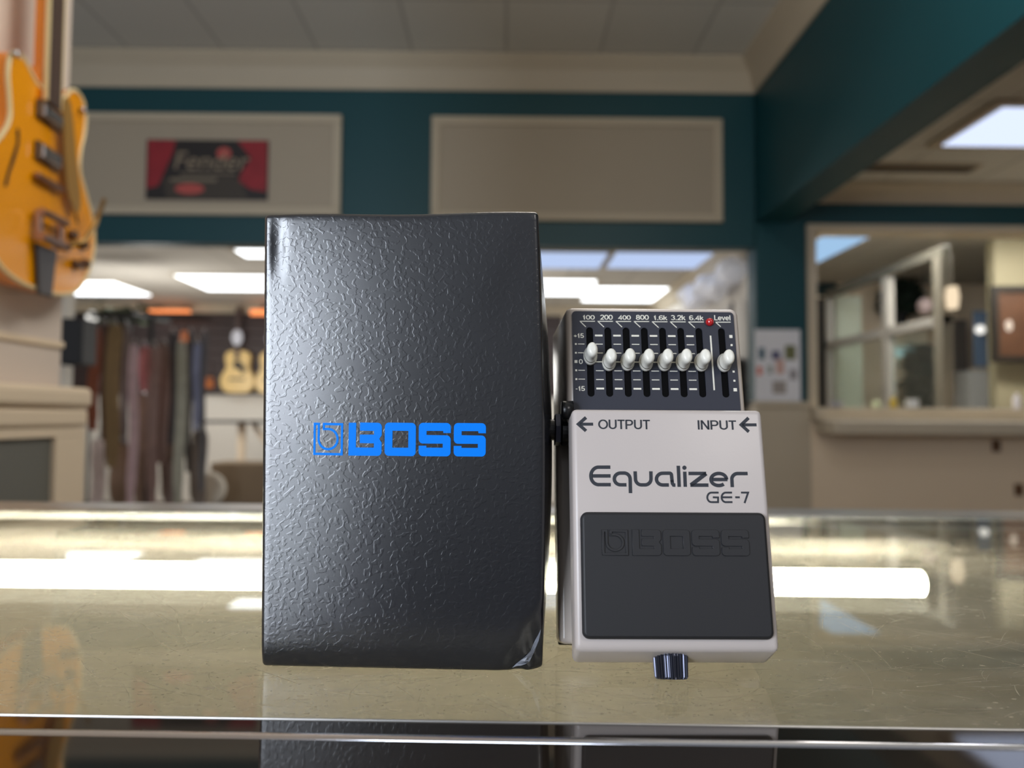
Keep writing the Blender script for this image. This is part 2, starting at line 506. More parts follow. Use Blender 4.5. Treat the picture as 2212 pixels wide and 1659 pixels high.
# the emblem and lettering, in units of one letter height (x right, y up, 0..1)
def logo_polys():
    def c(x, y): return ((x - 95) / 348.0, (487 - y - (x - 95) * 0.0087) / 348.0)
    def cr(pts): return [c(*p) for p in pts]
    rnd = lambda cx, cy, r, a0, a1: arc(cx, cy, r, r, a0, a1, 6)
    bw = 25
    icon = [(200, 203), (200, 160), (423, 160), (423, 475), (108, 475), (108, 160), (155, 160), (155, 330)] + arc(264, 318, 109, 104, 175, -90, 26) + [(205, 214)]
    # close the stroke as two pieces so that its corners stay square
    P = []
    P.append(cr(ribbon([(213, 212), (213, 160), (423, 160), (423, 475), (108, 475), (108, 160), (155, 160), (155, 320)] + arc(264, 318, 109, 106, 180, -90, 28)[1:] + [(200, 212)], bw)))
    P.append(cr([(500, 487), (500, 142), (585, 141), (585, 400), (790, 399), (790, 355), (628, 354), (628, 265), (790, 263), (790, 225), (628, 224), (628, 138)]
                + rnd(832, 184, 46, -90, 0) + [(878, 268), (850, 307), (878, 345)] + rnd(832, 439, 46, 0, 90)))
    P.append(cr(rnd(1219, 180, 46, -90, 0) + rnd(1219, 436, 46, 0, 90) + rnd(958, 436, 46, 90, 180) + rnd(958, 180, 46, 180, 270)))
    P.append(cr([(1000, 219), (1180, 218), (1180, 394), (1000, 396)]))
    for dx, dy in ((0, 0), (396, -3.5)):
        S = [(1660, 234)] + rnd(1614, 175, 46, 0, -90) + rnd(1344, 177, 46, -90, -180) + rnd(1344, 302, 46, 180, 90) \
            + [(1570, 346), (1570, 388), (1386, 390), (1386, 370), (1298, 371)] + rnd(1344, 434, 46, 180, 90) + rnd(1613, 432, 46, 90, 0) \
            + rnd(1613, 304, 46, 0, -90) + [(1386, 258), (1386, 215), (1573, 213), (1576, 235)]
        P.append(cr([(x + dx, y + dy) for x, y in S]))
    return P


box_m = Matrix.Translation(BX.location) @ Matrix.Rotation(-0.0361, 4, 'Z')
box_inv = box_m.inverted()


def on_box(px, py):
    d = fw + rt * ((px - CX) / F) - up * ((py - CY) / F)
    o = box_inv @ EYE; dd = box_inv.to_3x3() @ d
    t = (0.0 - o.y) / dd.y
    return o + dd * t


la = on_box(678, 982.4); lb = on_box(1050, 913.5)
lw = (lb.x - la.x) / ((2055 - 95) / 348.0); lh = (lb.z - la.z)


def put_logo(co):
    x = la.x + co.x * lw; z = la.z + co.y * lh
    return V((x, -0.0015 * sin(pi * x / BW) * sin(pi * z / BH) ** 0.5 - 0.00015, z))


def subdiv_fill(me, n=2):
    bm = bmesh.new(); bm.from_mesh(me)
    bmesh.ops.triangulate(bm, faces=bm.faces)
    bmesh.ops.subdivide_edges(bm, edges=bm.edges, cuts=n, use_grid_fill=True)
    bm.to_mesh(me); bm.free(); return me


link('printed_logo', join_mesh('printed_logo', [(subdiv_fill(curve_mesh(logo_polys())), put_logo)]), M['carton_print'], BX, label='blue printed emblem and block letters')

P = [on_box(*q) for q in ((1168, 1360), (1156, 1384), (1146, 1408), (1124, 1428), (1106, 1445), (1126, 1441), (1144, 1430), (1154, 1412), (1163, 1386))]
link('crease_highlight', join_mesh('crease_highlight', [(subdiv_fill(curve_mesh([[(q.x, q.z) for q in P]]), 1), lambda co: carton_mesh.shape(co.x, 0.0, co.y) + V((0, -0.00025, 0)))]), M['crease_glint'], BX, label='painted highlight along the crease at the crushed lower right corner')

# ------------------------------------------------------------------ effects pedal, standing on its front end
PX0, PY0, LEAN = 0.05984, 0.3133, 0.26788
VF, VR, UR, VP, VQ, WB, WBASE, WT, UT = 0.04995, 0.05586, 0.08291, 0.03795, 0.03976, 0.03499, 0.0385, 0.0350, 0.13007
ped = thing('effects_pedal', 'warm grey slider effects pedal with black rubber treadle, standing on end beside the black box', 'effects pedal', (PX0, PY0, G))
# local pedal axes: X = width, Y = up along the pedal, Z = out of its face
ped.rotation_euler = Matrix(((1, 0, 0), (0, sin(LEAN), -cos(LEAN)), (0, cos(LEAN), sin(LEAN)))).to_euler()
pm = Matrix.Translation(ped.location) @ Matrix(((1, 0, 0), (0, sin(LEAN), -cos(LEAN)), (0, cos(LEAN), sin(LEAN)))).to_4x4()
pinv = pm.inverted()


def on_plane(px, py, a, b):
    """pixel -> pedal coordinates on the sloping face Z = a + b * Y"""
    d = fw + rt * ((px - CX) / F) - up * ((py - CY) / F)
    o = pinv @ EYE; dd = pinv.to_3x3() @ d
    t = (a + b * o.y - o.z) / (dd.z - b * dd.y)
    return o + dd * t


PB = (VQ - VP) / (UT - 0.0887); PA = VP - PB * 0.0887           # control panel plane
TB = (VR - VF) / (UR + 0.001); TA = VF + TB * 0.001             # treadle plane
panel_z = lambda y: PA + PB * y
tread_z = lambda y: TA + TB * y
zA = lambda x, y: (1220 + x / 7.215, 660 + y / 7.213)
zB = lambda x, y: (1410 + x / 7.213, 660 + y / 7.213)


def pan(q):   # panel point from photo pixel
    p = on_plane(q[0], q[1], PA + 0.0006, PB); return (p.x, p.y)


def tre(q):
    p = on_plane(q[0], q[1], TA, TB); return (p.x, p.y)


# housing: base, flaring rear block
bm = bmesh.new()
y0, y1 = 0.0815, UT + 0.0005
hexa(bm, [(-WBASE, y0, 0.004), (WBASE, y0, 0.004), (WBASE, y1 + 0.002, 0.004), (-WBASE, y1 + 0.002, 0.004)],
     [(-WB, y0, panel_z(y0)), (WB, y0, panel_z(y0)), (WB, y1, panel_z(y1)), (-WB, y1, panel_z(y1))], 0.0028, 4)
box(bm, (-WBASE + 0.0002, 0.0006, 0.0018), (WBASE - 0.0002, 0.0840, 0.0215), 0.0022, 3)
obj('housing', bm, M['housing_paint'], ped, smooth=True)
bm = bx((-WBASE + 0.001, 0.0, 0.0), (WBASE - 0.001, y1 + 0.001, 0.0030), 0.0008, 3)
obj('base_plate', bm, M['rubber'], ped, smooth=True, label='black rubber base plate')
bm = bx((-0.0325, 0.0045, 0.0210), (0.0325, 0.0818, 0.0420), 0.001, 2)
obj('battery_bay', bm, M['black_plastic'], ped, label='black inner body seen in the gap under the treadle')

# control panel: plate with eight slots
tl, tr_, br, bl = pan(zA(113, 90)), pan(zB(1250, 100)), pan(zB(1372, 1580)), pan(zA(136, 1580))
xl = (tl[0] + bl[0]) / 2; xr = (tr_[0] + br[0]) / 2; yt = (tl[1] + tr_[1]) / 2; yb = 0.0836
rr = 0.0016
outline = [(xr, yb)] + arc(xr - rr, yt - rr, rr, rr, 0, 90, 6) + arc(xl + rr, yt - rr, rr, rr, 90, 180, 6) + [(xl, yb)]
s1 = (pan(zA(387, 350))[0] + pan(zA(410, 1410))[0]) / 2
s7 = (pan(zB(718, 360))[0] + pan(zB(782, 1430))[0]) / 2
s8 = (pan(zB(1070, 360))[0] + pan(zB(1142, 1435))[0]) / 2
sx = [s1 + (s7 - s1) * i / 6 for i in range(7)] + [s8]
st = pan(zA(387, 338))[1]; sb = pan(zA(410, 1420))[1]
SW = (pan(zA(440, 470))[0] - pan(zA(333, 470))[0]) / 2
slots = [rrect(x - SW, sb, x + SW, st, SW * 0.98, 5) for x in sx]
plane_put = lambda dz: (lambda co: V((co.x, co.y, panel_z(co.y) + dz + co.z)))
link('control_panel', join_mesh('control_panel', [(curve_mesh([outline] + slots, 0.0003), plane_put(0.0003))]), M['panel'], ped, label='blue black control panel with eight slots')
link('slot_bed', join_mesh('slot_bed', [(curve_mesh([rrect(xl + 0.003, sb - 0.001, xr - 0.001, st + 0.001, 0.001)]), plane_put(0.00008))]), M['slot'], ped, label='black bed behind the slots')

# markings on the control panel
mk = []
put_ink = plane_put(0.00066)
def ptext(s, z, x0, ya, x1, yb_):
    a = pan(z(x0, yb_)); b = pan(z(x1, ya))
    for P in letters(s, a[0], a[1], b[0], b[1], 0.145): mk.append((curve_mesh([P]), put_ink))
def pline(z, pts, w):
    P = [pan(z(*p)) for p in pts]
    mk.append((curve_mesh([ribbon(P, w)]), put_ink))
def pbox(x0, y0_, x1, y1_):
    mk.append((curve_mesh([[(x0, y0_), (x1, y0_), (x1, y1_), (x0, y1_)]]), put_ink))
for s, z, a, b, c, d in (('100', zA, 282, 145, 466, 219), ('200', zA, 547, 145, 746, 221), ('400', zA, 827, 147, 1028, 221), ('800', zA, 1109, 147, 1308, 222),
                         ('1.6k', zB, 17, 150, 224, 226), ('3.2k', zB, 284, 151, 508, 227), ('6.4k', zB, 569, 151, 789, 229), ('Level', zB, 960, 153, 1206, 230)):
    ptext(s, z, a, b, c, d)
for s, a, b, c, d in (('+15', 142, 428, 297, 504), ('0', 221, 836, 279, 911), ('-15', 172, 1250, 314, 1330)): ptext(s, zA, a, b, c, d)
for z, x0, x1, y, dx, dy in ((zA, 225, 470, 246, 328, 333), (zA, 503, 750, 247, 610, 336), (zA, 786, 1033, 249, 893, 337), (zA, 1068, 1314, 250, 1177, 338),
                             (zB, -20, 229, 254, 92, 345), (zB, 261, 512, 255, 374, 346), (zB, 545, 797, 257, 657, 347), (zB, 968, 1215, 260, 1058, 330)):
    pline(z, [(x1, y), (x0 + 8, y)], 0.00034); pline(z, [(x0 + 10, y - 2), (dx, dy)], 0.00034)
ry = [pan(zA(400, y))[1] for y in (467, 601, 739, 877, 1015, 1153, 1293)]
cx0 = pan(zA(470, 467))[0]; cx1 = pan(zA(588, 467))[0]
pitch = (s7 - s1) / 6
for c in range(6):
    for k, y in enumerate(ry):
        h = 0.00036 if k in (0, 6) else (0.00022 if k == 3 else 0.00016)
        a, b = cx0 + c * pitch, cx1 + c * pitch
        if k == 3: a -= 0.0006; b += 0.0006
        pbox(a, y - h, b, y + h)
for k, (x, s) in enumerate(((None, 0), (172, 13), (173, 13), (175, 22), (178, 14), (180, 14))):
    if x is None: continue
    yy = (600, 600, 737, 873, 1010, 1147)[k]
    a = pan(zA(x - s, yy + s)); b = pan(zA(x + s, yy - s)); pbox(a[0], a[1], b[0], b[1])
    if k != 3:
        a = pan(zA(x + 33, yy + 5)); b = pan(zA(x + 135, yy - 5)); pbox(a[0], a[1], b[0], b[1])
for x, y, s in ((1217, 483, 23), (1228, 617, 15), (1260, 1030, 15), (1272, 1172, 15), (1285, 1313, 25)):
    a = pan(zB(x - s, y + s)); b = pan(zB(x + s, y - s)); pbox(a[0], a[1], b[0], b[1])
xv = (pan(zB(898, 470))[0] + pan(zB(960, 1320))[0]) / 2
pbox(xv - 0.0003, pan(zB(960, 1320))[1], xv + 0.0003, pan(zB(898, 470))[1])
link('panel_markings', join_mesh('panel_markings', mk), M['white_ink'], ped, label='pale frequency numbers, scale lines and squares')

# LED
q = pan(zB(885, 262))
bm = bmesh.new()
lathe(bm, [(0.0017, 0), (0.0017, 0.0005), (0.0015, 0.0012), (0.0010, 0.0018), (0.0005, 0.0020), (0, 0.0021)], 20, Matrix.Translation((q[0], q[1], panel_z(q[1]) + 0.0005)))
obj('indicator_light', bm, M['led'], ped, smooth=True, label='red indicator light')

# sliders
def slider_bm():
    bm = bmesh.new()
    # pedestal
    lathe(bm, [(0.93, -0.0004), (1, 0.0001), (1, 0.0008), (0.97, 0.0015), (0.86, 0.0021), (0.72, 0.0025), (0, 0.0027)], 28, None, 0.00275, 0.0038)
    # fin, blended into the pedestal
    rings = []
    prof = [(0.0018, .00255, .0035), (0.0026, .0023, .0032), (0.0036, .00212, .00300), (0.0050, .00206, .00292), (0.0066, .00212, .00304), (0.0078, .0021, .0030), (0.0086, .00185, .0027), (0.0091, .0014, .0021), (0.0093, .0008, .0012)]
    n = 28
    for z, a, b in prof:
        rings.append([bm.verts.new((a * cos(2 * pi * k / n), b * sin(2 * pi * k / n), z)) for k in range(n)])
    for A, B in zip(rings, rings[1:]):
        for k in range(n): bm.faces.new((A[k], A[(k + 1) % n], B[(k + 1) % n], B[k]))
    bm.faces.new(rings[-1]); bm.faces.new(rings[0][::-1])
    return bm


kbase = [zA(405, 770), zA(685, 865), zA(985, 862), zA(1277, 868), zB(205, 868), zB(498, 868), zB(782, 873), zB(1133, 880)]
first = None
for i, k in enumerate(kbase):
    y = on_plane(k[0], k[1], PA + 0.0022, PB).y
    if first is None:
        first = o = obj('slider_knob', slider_bm(), M['ivory'], ped, smooth=True)
    else:
        o = first.copy(); col.objects.link(o); o.parent = ped
    o.location = (sx[i], y, panel_z(y) + 0.0006)

# treadle
bm = bmesh.new()
TH = 0.0150
hexa(bm, [(-WT, -0.0058, VF - 0.0150), (WT, -0.0058, VF - 0.0150), (WT, UR + 0.001, VR - 0.0175), (-WT, UR + 0.001, VR - 0.0175)],
     [(-WT, -0.0010, tread_z(-0.001)), (WT, -0.0010, tread_z(-0.001)), (WT, UR, tread_z(UR)), (-WT, UR, tread_z(UR))], 0.0020, 5)
tread = obj('treadle', bm, M['metal_paint'], ped, smooth=True, label='hinged pale grey treadle plate')
# rubber pad
z2 = lambda x, y: (1180 + x / 3.770, 1060 + y / 3.770)
a, b, c, d = tre(z2(272, 176)), tre(z2(1778, 184)), tre(z2(1838, 1212)), tre(z2(290, 1215))
px0, px1, py1, py0 = (a[0] + d[0]) / 2, (b[0] + c[0]) / 2, (a[1] + b[1]) / 2, (c[1] + d[1]) / 2
rp = 0.0014
pad_h = 0.0020
me = curve_mesh([rrect(px0 + .0012, py0 + .0012, px1 - .0012, py1 - .0012, rp)], pad_h / 2 + 0.0002, 0.0011)
tz = lambda dz: (lambda co: V((co.x, co.y, tread_z(co.y) + dz + co.z)))
pad = link('treadle_pad', join_mesh('treadle_pad', [(me, tz(pad_h / 2 - 0.0006))]), M['rubber'], tread, label='black rubber foot pad')
PT = max(v.co.z - tread_z(v.co.y) for v in pad.data.vertices)
# raised emblem on the pad
ea = on_plane(*z2(458, 523), TA + PT, TB); eb = on_plane(*z2(1640, 320), TA + PT, TB)
ew = (eb.x - ea.x) / ((2055 - 95) / 348.0); eh = eb.y - ea.y
me = curve_mesh(logo_polys(), 0.02, 0.012)
link('raised_logo', join_mesh('raised_logo', [(me, lambda co: V((ea.x + co.x * ew, ea.y + co.y * eh, tread_z(ea.y + co.y * eh) + PT + co.z * 0.016)))]), M['rubber'], tread, label='raised black emblem and block letters')

# printing on the treadle
zE = lambda x, y: (1260 + x / 5.821, 980 + y / 5.823)
z1 = lambda x, y: (1180 + x / 3.456, 640 + y / 3.456)
pt = []
put_t = lambda co: V((co.x, co.y, tread_z(co.y) + 0.00005))
def stroke(pts, w, z=zE):
    P = [tre(z(*p)) for p in pts]
    s = abs(tre(z(1000, 300))[0] - tre(z(900, 300))[0]) / 100
    pt.append((curve_mesh([ribbon(P, w * s)]), put_t))
w = 44
stroke([(340, 170), (190, 170)] + arc(192, 280, 97, 110, -95, -265, 20) + [(192, 390), (346, 390)], w)
stroke([(110, 280), (343, 280)], w)
stroke([(543, 392), (470, 392)] + arc(470, 318, 80, 74, 90, 270, 18) + arc(512, 322, 77, 78, -90, 0, 10) + [(593, 497)], w)
stroke([(651, 222)] + arc(732, 318, 76, 75, 180, 90, 10) + arc(775, 318, 76, 75, 90, 0, 10) + [(849, 222)], w)
stroke([(1076, 394), (1000, 394)] + arc(1000, 320, 80, 74, 90, 270, 18) + arc(1085, 272, 24, 26, -90, 0, 5) + [(1118, 360)], w)
stroke([(1114, 330), (1120, 375), (1134, 395), (1158, 396)], w)
stroke([(1194, 152), (1206, 418)], w)
stroke([(1275, 226), (1282, 418)], w)
P = [tre(zE(*p)) for p in arc(1271, 177, 27, 27, 0, 345, 23)]
pt.append((curve_mesh([P]), put_t))
stroke([(1322, 249), (1545, 249)], w); stroke([(1545, 250), (1352, 396)], 50); stroke([(1345, 396), (1574, 396)], w)
stroke([(1620, 325), (1812, 325)], w); stroke(arc(1703, 325, 98, 76, 0, -310, 34), w)
stroke([(1873, 421), (1868, 322)] + arc(1942, 322, 75, 72, 180, 270, 10) + [(2066, 250)], w)
w = 24
stroke([(1702, 490), (1612, 490)] + arc(1612, 550, 53, 60, -90, -270, 16) + [(1694, 610), (1694, 551), (1628, 549)], w)
stroke([(1870, 490), (1792, 490)] + arc(1792, 550, 53, 60, -90, -270, 16) + [(1876, 610)], w); stroke([(1745, 549), (1872, 549)], w)
stroke([(1910, 549), (1967, 549)], w); stroke([(1982, 490), (2072, 490), (2027, 622)], w)
s1k = dict(z=z1)
stroke([(252, 955), (350, 955)], 22, z1); stroke([(297, 905), (240, 955), (297, 1005)], 24, z1)
stroke([(1462, 960), (1570, 960)], 22, z1); stroke([(1510, 908), (1455, 960), (1512, 1012)], 24, z1)
for s, x0, ya, x1, yb_ in (('OUTPUT', 388, 922, 773, 991), ('INPUT', 1132, 927, 1416, 995)):
    a = tre(z1(x0, yb_)); b = tre(z1(x1, ya))
    for P in letters(s, a[0], a[1], b[0], b[1], 0.15): pt.append((curve_mesh([P]), put_t))
link('printed_lettering', join_mesh('printed_lettering', pt), M['ink'], tread, label='dark printed words and arrows')

# thumbscrew under the treadle
bm = bmesh.new()
n = 104; rs = 0.0061
R0 = []
prof = [(-0.0008, 0.86), (-0.0014, 0.97), (-0.0024, 1.0), (-0.0094, 0.955), (-0.0101, 0.88)]
for yv, sc in prof:
    rg = [rs * sc - (0.00065 if (k % 4 in (0, 1) and sc > 0.9) else 0) for k in range(n)]
    R0.append([bm.verts.new((rg[k] * cos(2 * pi * k / n), yv, rg[k] * sin(2 * pi * k / n))) for k in range(n)])
for A, B in zip(R0, R0[1:]):
    for k in range(n): bm.faces.new((A[k], A[(k + 1) % n], B[(k + 1) % n], B[k]))
bm.faces.new(R0[0][::-1]); bm.faces.new(R0[-1])
tube(bm, [(0, 0.004, 0), (0, -0.002, 0)], 0.003, 14)
q = on_plane(1449, 1440, 0.0415, 0)
obj('thumbscrew', bm, M['dark_chrome'], ped, (q.x, -0.0003, 0.0415), label='ribbed dark thumbscrew')

# jacks at both sides
def jack(name, x, y, z, sgn, lab, full=True):
    bm = bmesh.new()
    A = Matrix.Translation((x, y, z)) @ Matrix.Rotation(sgn * pi / 2, 4, 'Y')
    lathe(bm, [(0.0062, -0.001), (0.0062, 0.0012), (0.0055, 0.0016), (0.0042, 0.0016), (0.0042, 0.0062), (0.0038, 0.0066), (0.0028, 0.0066), (0.0026, 0.003), (0, 0.003)], 24, A)
    j = obj(name, bm, M['black_plastic'], ped, smooth=False, label=lab)
    bm = bmesh.new()
    lathe(bm, [(0.0040, 0.0017), (0.0064, 0.0017), (0.0066, 0.0020), (0.0066, 0.0038), (0.0060, 0.0042), (0.0044, 0.0042)], 6, A)
    obj('jack_nut', bm, M['dark_chrome'], j)


jack('output_jack', -0.0355, 0.0815, 0.0295, -1, 'black output socket with hexagonal nut')
bm = bmesh.new()
lathe(bm, [(0.0052, -0.003), (0.0052, 0.0008), (0.0046, 0.0016), (0.0030, 0.0019), (0, 0.0019)], 24, Matrix.Translation((0.0350, 0.0790, 0.0440)) @ Matrix.Rotation(pi / 2, 4, 'Y'))
obj('input_jack', bm, M['black_plastic'], ped, smooth=True, label='rounded black input socket')
bm = bmesh.new()
lathe(bm, [(0.0036, -0.002), (0.0036, 0.0020), (0.0030, 0.0026), (0, 0.0026)], 20, Matrix.Translation((-0.0350, 0.0868, 0.0400)) @ Matrix.Rotation(-pi / 2, 4, 'Y'))
obj('hinge_cap', bm, M['black_plastic'], ped, smooth=True, label='round black hinge cap')

# ------------------------------------------------------------------ display counters
def crot(p): return Matrix.Rotation(CY_YAW, 4, 'Z') @ V(p)


YN, YF = 0.2350, 0.795     # near and far edge of the scratched sheet (counter frame)
XL, XR = -1.0 + 0.14, 1.55
cnt = thing('display_counter', 'glass showcase with scratched glass top and warm light tube inside, under the box and pedal', 'display case', (0, 0, 0), CY_YAW)
top = obj('glass_top', bx((XL, YN, G - 0.006), (XR, YF - 0.06, G), 0.0008, 1), M['top_glass'], cnt, label='scratched dusty glass top')
obj('back_rail', bx((XL, YF - 0.0605, G - 0.012), (XR, YF, G + 0.0005), 0.003, 3), M['alu'], cnt, label='grey metal rail along the far edge')
obj('front_edge', bx((XL, YN - 0.0006, G - 0.0055), (XR, YN + 0.0003, G + 0.0002), 0.0003, 2), M['alu'], cnt, label='bright metal edge strip')
obj('back_panel', bx((XL, YF - 0.03, 0.10), (XR, YF - 0.012, G - 0.012)), M['olive'], cnt, label='olive tan inner back panel')
obj('display_shelf', bx((XL, YN + 0.01, G - 0.30), (XR, YF - 0.031, G - 0.285)), M['olive'], cnt, label='olive tan inner shelf')
obj('base_cabinet', bx((XL, YN + 0.005, 0.0), (XR, YF - 0.004, 0.099)), M['dark'], cnt)
obj('front_pane', bx((XL, YN + 0.001, 0.10), (XR, YN + 0.006, G - 0.0065)), M['clear_glass'], cnt)
obj('side_panel', bx((XR - 0.012, YN + 0.0065, 0.10), (XR, YF - 0.0305, G - 0.0065)), M['olive'], cnt)
obj('side_panel', bx((XL, YN + 0.0065, 0.10), (XL + 0.012, YF - 0.0305, G - 0.0065)), M['olive'], cnt)
# light tube
tp = at(2003, 1262, 0.575) - V((0, 0, 0)); d_ = fw
bm = bmesh.new()
ty = 0.5855; tz_ = G - 0.0305; tx1 = 0.293
tube(bm, [(XL + 0.05, ty, tz_), (tx1, ty, tz_)], 0.0098, 18)
tubeo = obj('light_tube', bm, M['tube'], cnt, smooth=True, label='glowing warm white light tube')
bm = bmesh.new(); tube(bm, [(tx1, ty, tz_), (tx1 + 0.02, ty, tz_)], 0.0085, 16)
obj('tube_socket', bm, M['dark'], tubeo)

# scratches and chips in the glass top
bm = bmesh.new()
rnd = random.Random(21)
def rib3(pts, w):
    L = []
    for i, p in enumerate(pts):
        t = V(pts[min(i + 1, len(pts) - 1)]) - V(pts[max(i - 1, 0)]); t.normalize()
        nn = V((-t.y, t.x, 0)); ww = w * (0.35 + 0.65 * sin(pi * (i + 0.3) / (len(pts) - 0.4)))
        L.append((bm.verts.new(V(p) + nn * ww / 2), bm.verts.new(V(p) - nn * ww / 2)))
    for a, b in zip(L, L[1:]): bm.faces.new((a[0], b[0], b[1], a[1]))
zs = G + 0.00006
for i in range(3200):
    y = YN + 0.004 + (rnd.random() ** 1.5) * 0.40 if i < 1700 else rnd.uniform(0.35, 0.56)
    x = rnd.uniform(-0.42, 0.42) * (0.55 + y)
    ang = rnd.gauss(0.0, 0.5) if rnd.random() < 0.72 else rnd.uniform(-pi / 2, pi / 2)
    ln = rnd.choice((0.005, 0.008, 0.012, 0.02, 0.03, 0.045)) * rnd.uniform(0.6, 1.4)
    cv = rnd.gauss(0, 0.5)
    w_ = rnd.choice((0.00012, 0.00016, 0.0002, 0.00032)) * (0.7 + y)
    pts = []
    p = V((x, y, zs)); n = 7
    for k in range(n):
        pts.append(tuple(p)); a_ = ang + cv * (k / n - 0.5); p = p + V((cos(a_), sin(a_), 0)) * ln / n
    if all(YN + 0.002 < q[1] < YF - 0.07 for q in pts): rib3(pts, w_)
for i in range(2800):
    y = YN + 0.003 + (rnd.random() ** 1.3) * 0.38
    x = rnd.uniform(-0.44, 0.44) * (0.55 + y)
    r_ = rnd.choice((0.0002, 0.0003, 0.0004, 0.0006)) * rnd.uniform(0.6, 1.2)
    e_ = rnd.uniform(0.6, 2.2); n = 6
    bm.faces.new([bm.verts.new((x + r_ * e_ * cos(2 * pi * k / n), y + r_ * sin(2 * pi * k / n) * rnd.uniform(.7, 1.2), zs)) for k in range(n)])
# three long curved hairs and one larger chip of the photograph's left half
def gpt(px, py):
    d = fw + rt * ((px - CX) / F) - up * ((py - CY) / F); q_ = EYE + d * ((G - EYE.z) / d.z)
    q_ = Matrix.Rotation(-CY_YAW, 4, 'Z') @ q_; q_.z = zs; return q_
for P, w_ in (([(312, 1275), (345, 1300), (378, 1318), (384, 1345), (395, 1375), (412, 1392)], 0.0003), ([(300, 1345), (325, 1362), (345, 1388), (375, 1405), (415, 1420)], 0.00025),
              ([(215, 1285), (180, 1310), (150, 1335), (136, 1362)], 0.0003), ([(0, 1445), (60, 1455), (107, 1465), (62, 1484)], 0.00025),
              ([(1710, 1360), (1745, 1378), (1775, 1400), (1788, 1422)], 0.00025), ([(2010, 1305), (1985, 1330), (1910, 1350), (1875, 1395)], 0.00022), ([(1150, 1480), (1172, 1500), (1185, 1518)], 0.0002),
              ([(365, 1460), (400, 1478), (440, 1488)], 0.0002)):
    pts = [tuple(v) for v in catmull([tuple(gpt(*q_)) for q_ in P], 5, False)]
    rib3(pts, w_)
c_ = gpt(451, 1487)
bm.faces.new([bm.verts.new((c_.x + 0.0022 * cos(k * pi / 4), c_.y + 0.0016 * sin(k * pi / 4), zs)) for k in range(8)])
bm.normal_update()
bmesh.ops.reverse_faces(bm, faces=[f for f in bm.faces if f.normal.z < 0])
sme = bpy.data.meshes.new('scratches'); bm.to_mesh(sme); bm.free()
sc = link('scratches', sme, M['scratch'], top, label='pale scratches and chips in the glass'); sc['kind'] = 'stuff'

# the nearer counter on which the photographer's side begins
c2 = thing('near_counter', 'dark glass counter nearest the viewer, its glossy top mirroring the box and pedal', 'display case', (0, 0, 0), CY_YAW)
YA = -0.40; YB = 0.2245
obj('glass_top', bx((XL, YA, G - 0.006), (XR, YB - 0.0035, G - 0.0003), 0.0006, 1), M['mirror_dark'], c2, label='dark glossy glass top')
bm = bmesh.new(); tube(bm, [(XL, YB - 0.0015, G - 0.0012), (XR, YB - 0.0015, G - 0.0012)], 0.0017, 12)
obj('edge_bead', bm, M['chrome'], c2, smooth=True, label='chrome edge bead')
obj('gap_strip', bx((XL, YB + 0.0003, G - 0.006), (XR, YN - 0.0007, G - 0.0002)), M['mirror_dark'], c2, label='glossy dark strip between the two glass tops')
obj('liner', bx((XL, YA, G - 0.20), (XR, YB - 0.003, G - 0.185)), M['brown_liner'], c2)
obj('cabinet', bx((XL, YA, 0.0), (XR, YB - 0.003, G - 0.2005)), M['dark_wood'], c2)
obj('side_panel', bx((XR - 0.01, YA, G - 0.1845), (XR, YB - 0.003, G - 0.0065)), M['brown_liner'], c2)
obj('side_panel', bx((XL, YA, G - 0.1845), (XL + 0.01, YB - 0.003, G - 0.0065)), M['brown_liner'], c2)
obj('back_rail', bx((XL + 0.01, YB - 0.006, G - 0.1845), (XR - 0.01, YB - 0.003, G - 0.0065)), M['brown_liner'], c2)

# ------------------------------------------------------------------ room shell
YW = 5.0
def Z(z): return G + z
struct('floor', bx((-6, -4.5, -0.1), (7, 10.0, 0.0)), M['carpet'])
CEIL = Z(2.46)


def tile_material(name, c, s, line):
    m = mat(name, c, 0.8); nt = m.node_tree; b = nt.nodes['Principled BSDF']; L = nt.links.new
    tc = nt.nodes.new('ShaderNodeTexCoord'); br_ = nt.nodes.new('ShaderNodeTexBrick')
    br_.offset = 0; br_.inputs['Scale'].default_value = 1; br_.inputs['Brick Width'].default_value = s; br_.inputs['Row Height'].default_value = s
    br_.inputs['Mortar Size'].default_value = line; br_.inputs['Mortar Smooth'].default_value = 0.3
    cc = srgb(*c)
    br_.inputs['Color1'].default_value = cc; br_.inputs['Color2'].default_value = tuple(x * 0.93 for x in cc[:3]) + (1,)
    br_.inputs['Mortar'].default_value = tuple(x * 0.72 for x in cc[:3]) + (1,)
    L(tc.outputs['Object'], br_.inputs['Vector']); L(br_.outputs['Color'], b.inputs['Base Color']); return m


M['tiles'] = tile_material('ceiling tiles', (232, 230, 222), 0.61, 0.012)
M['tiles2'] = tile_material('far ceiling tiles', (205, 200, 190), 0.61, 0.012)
BX0, BX1 = 1.655, 1.872       # beam
BZ = Z(1.385)
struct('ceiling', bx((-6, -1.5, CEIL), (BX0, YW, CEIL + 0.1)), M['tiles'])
HD = Z(1.215)
OPL, OPR = -2.86, 1.648
bm = bmesh.new()
box(bm, (-6, YW, HD), (BX0 + 0.0, YW + 0.12, CEIL))
struct('wall_back', bm, M['teal'])
struct('wall_back_left', bx((-6, YW, 0), (OPL, YW + 0.12, HD)), M['white_wall'])
WCAP = 0.205                  # wainscot height of the column, above the glass
struct('wall_column', bx((OPR, YW, Z(WCAP)), (1.985, YW + 0.16, CEIL)), M['teal'])
struct('wall_column_base', bx((OPR, YW - 0.012, 0), (2.0, YW + 0.15, Z(WCAP) - 0.04)), M['cream'])
struct('trim_1', bx((OPR - 0.03, YW - 0.03, Z(WCAP) - 0.04), (1.99, YW - 0.001, Z(WCAP)), 0.008, 2), M['cream'])
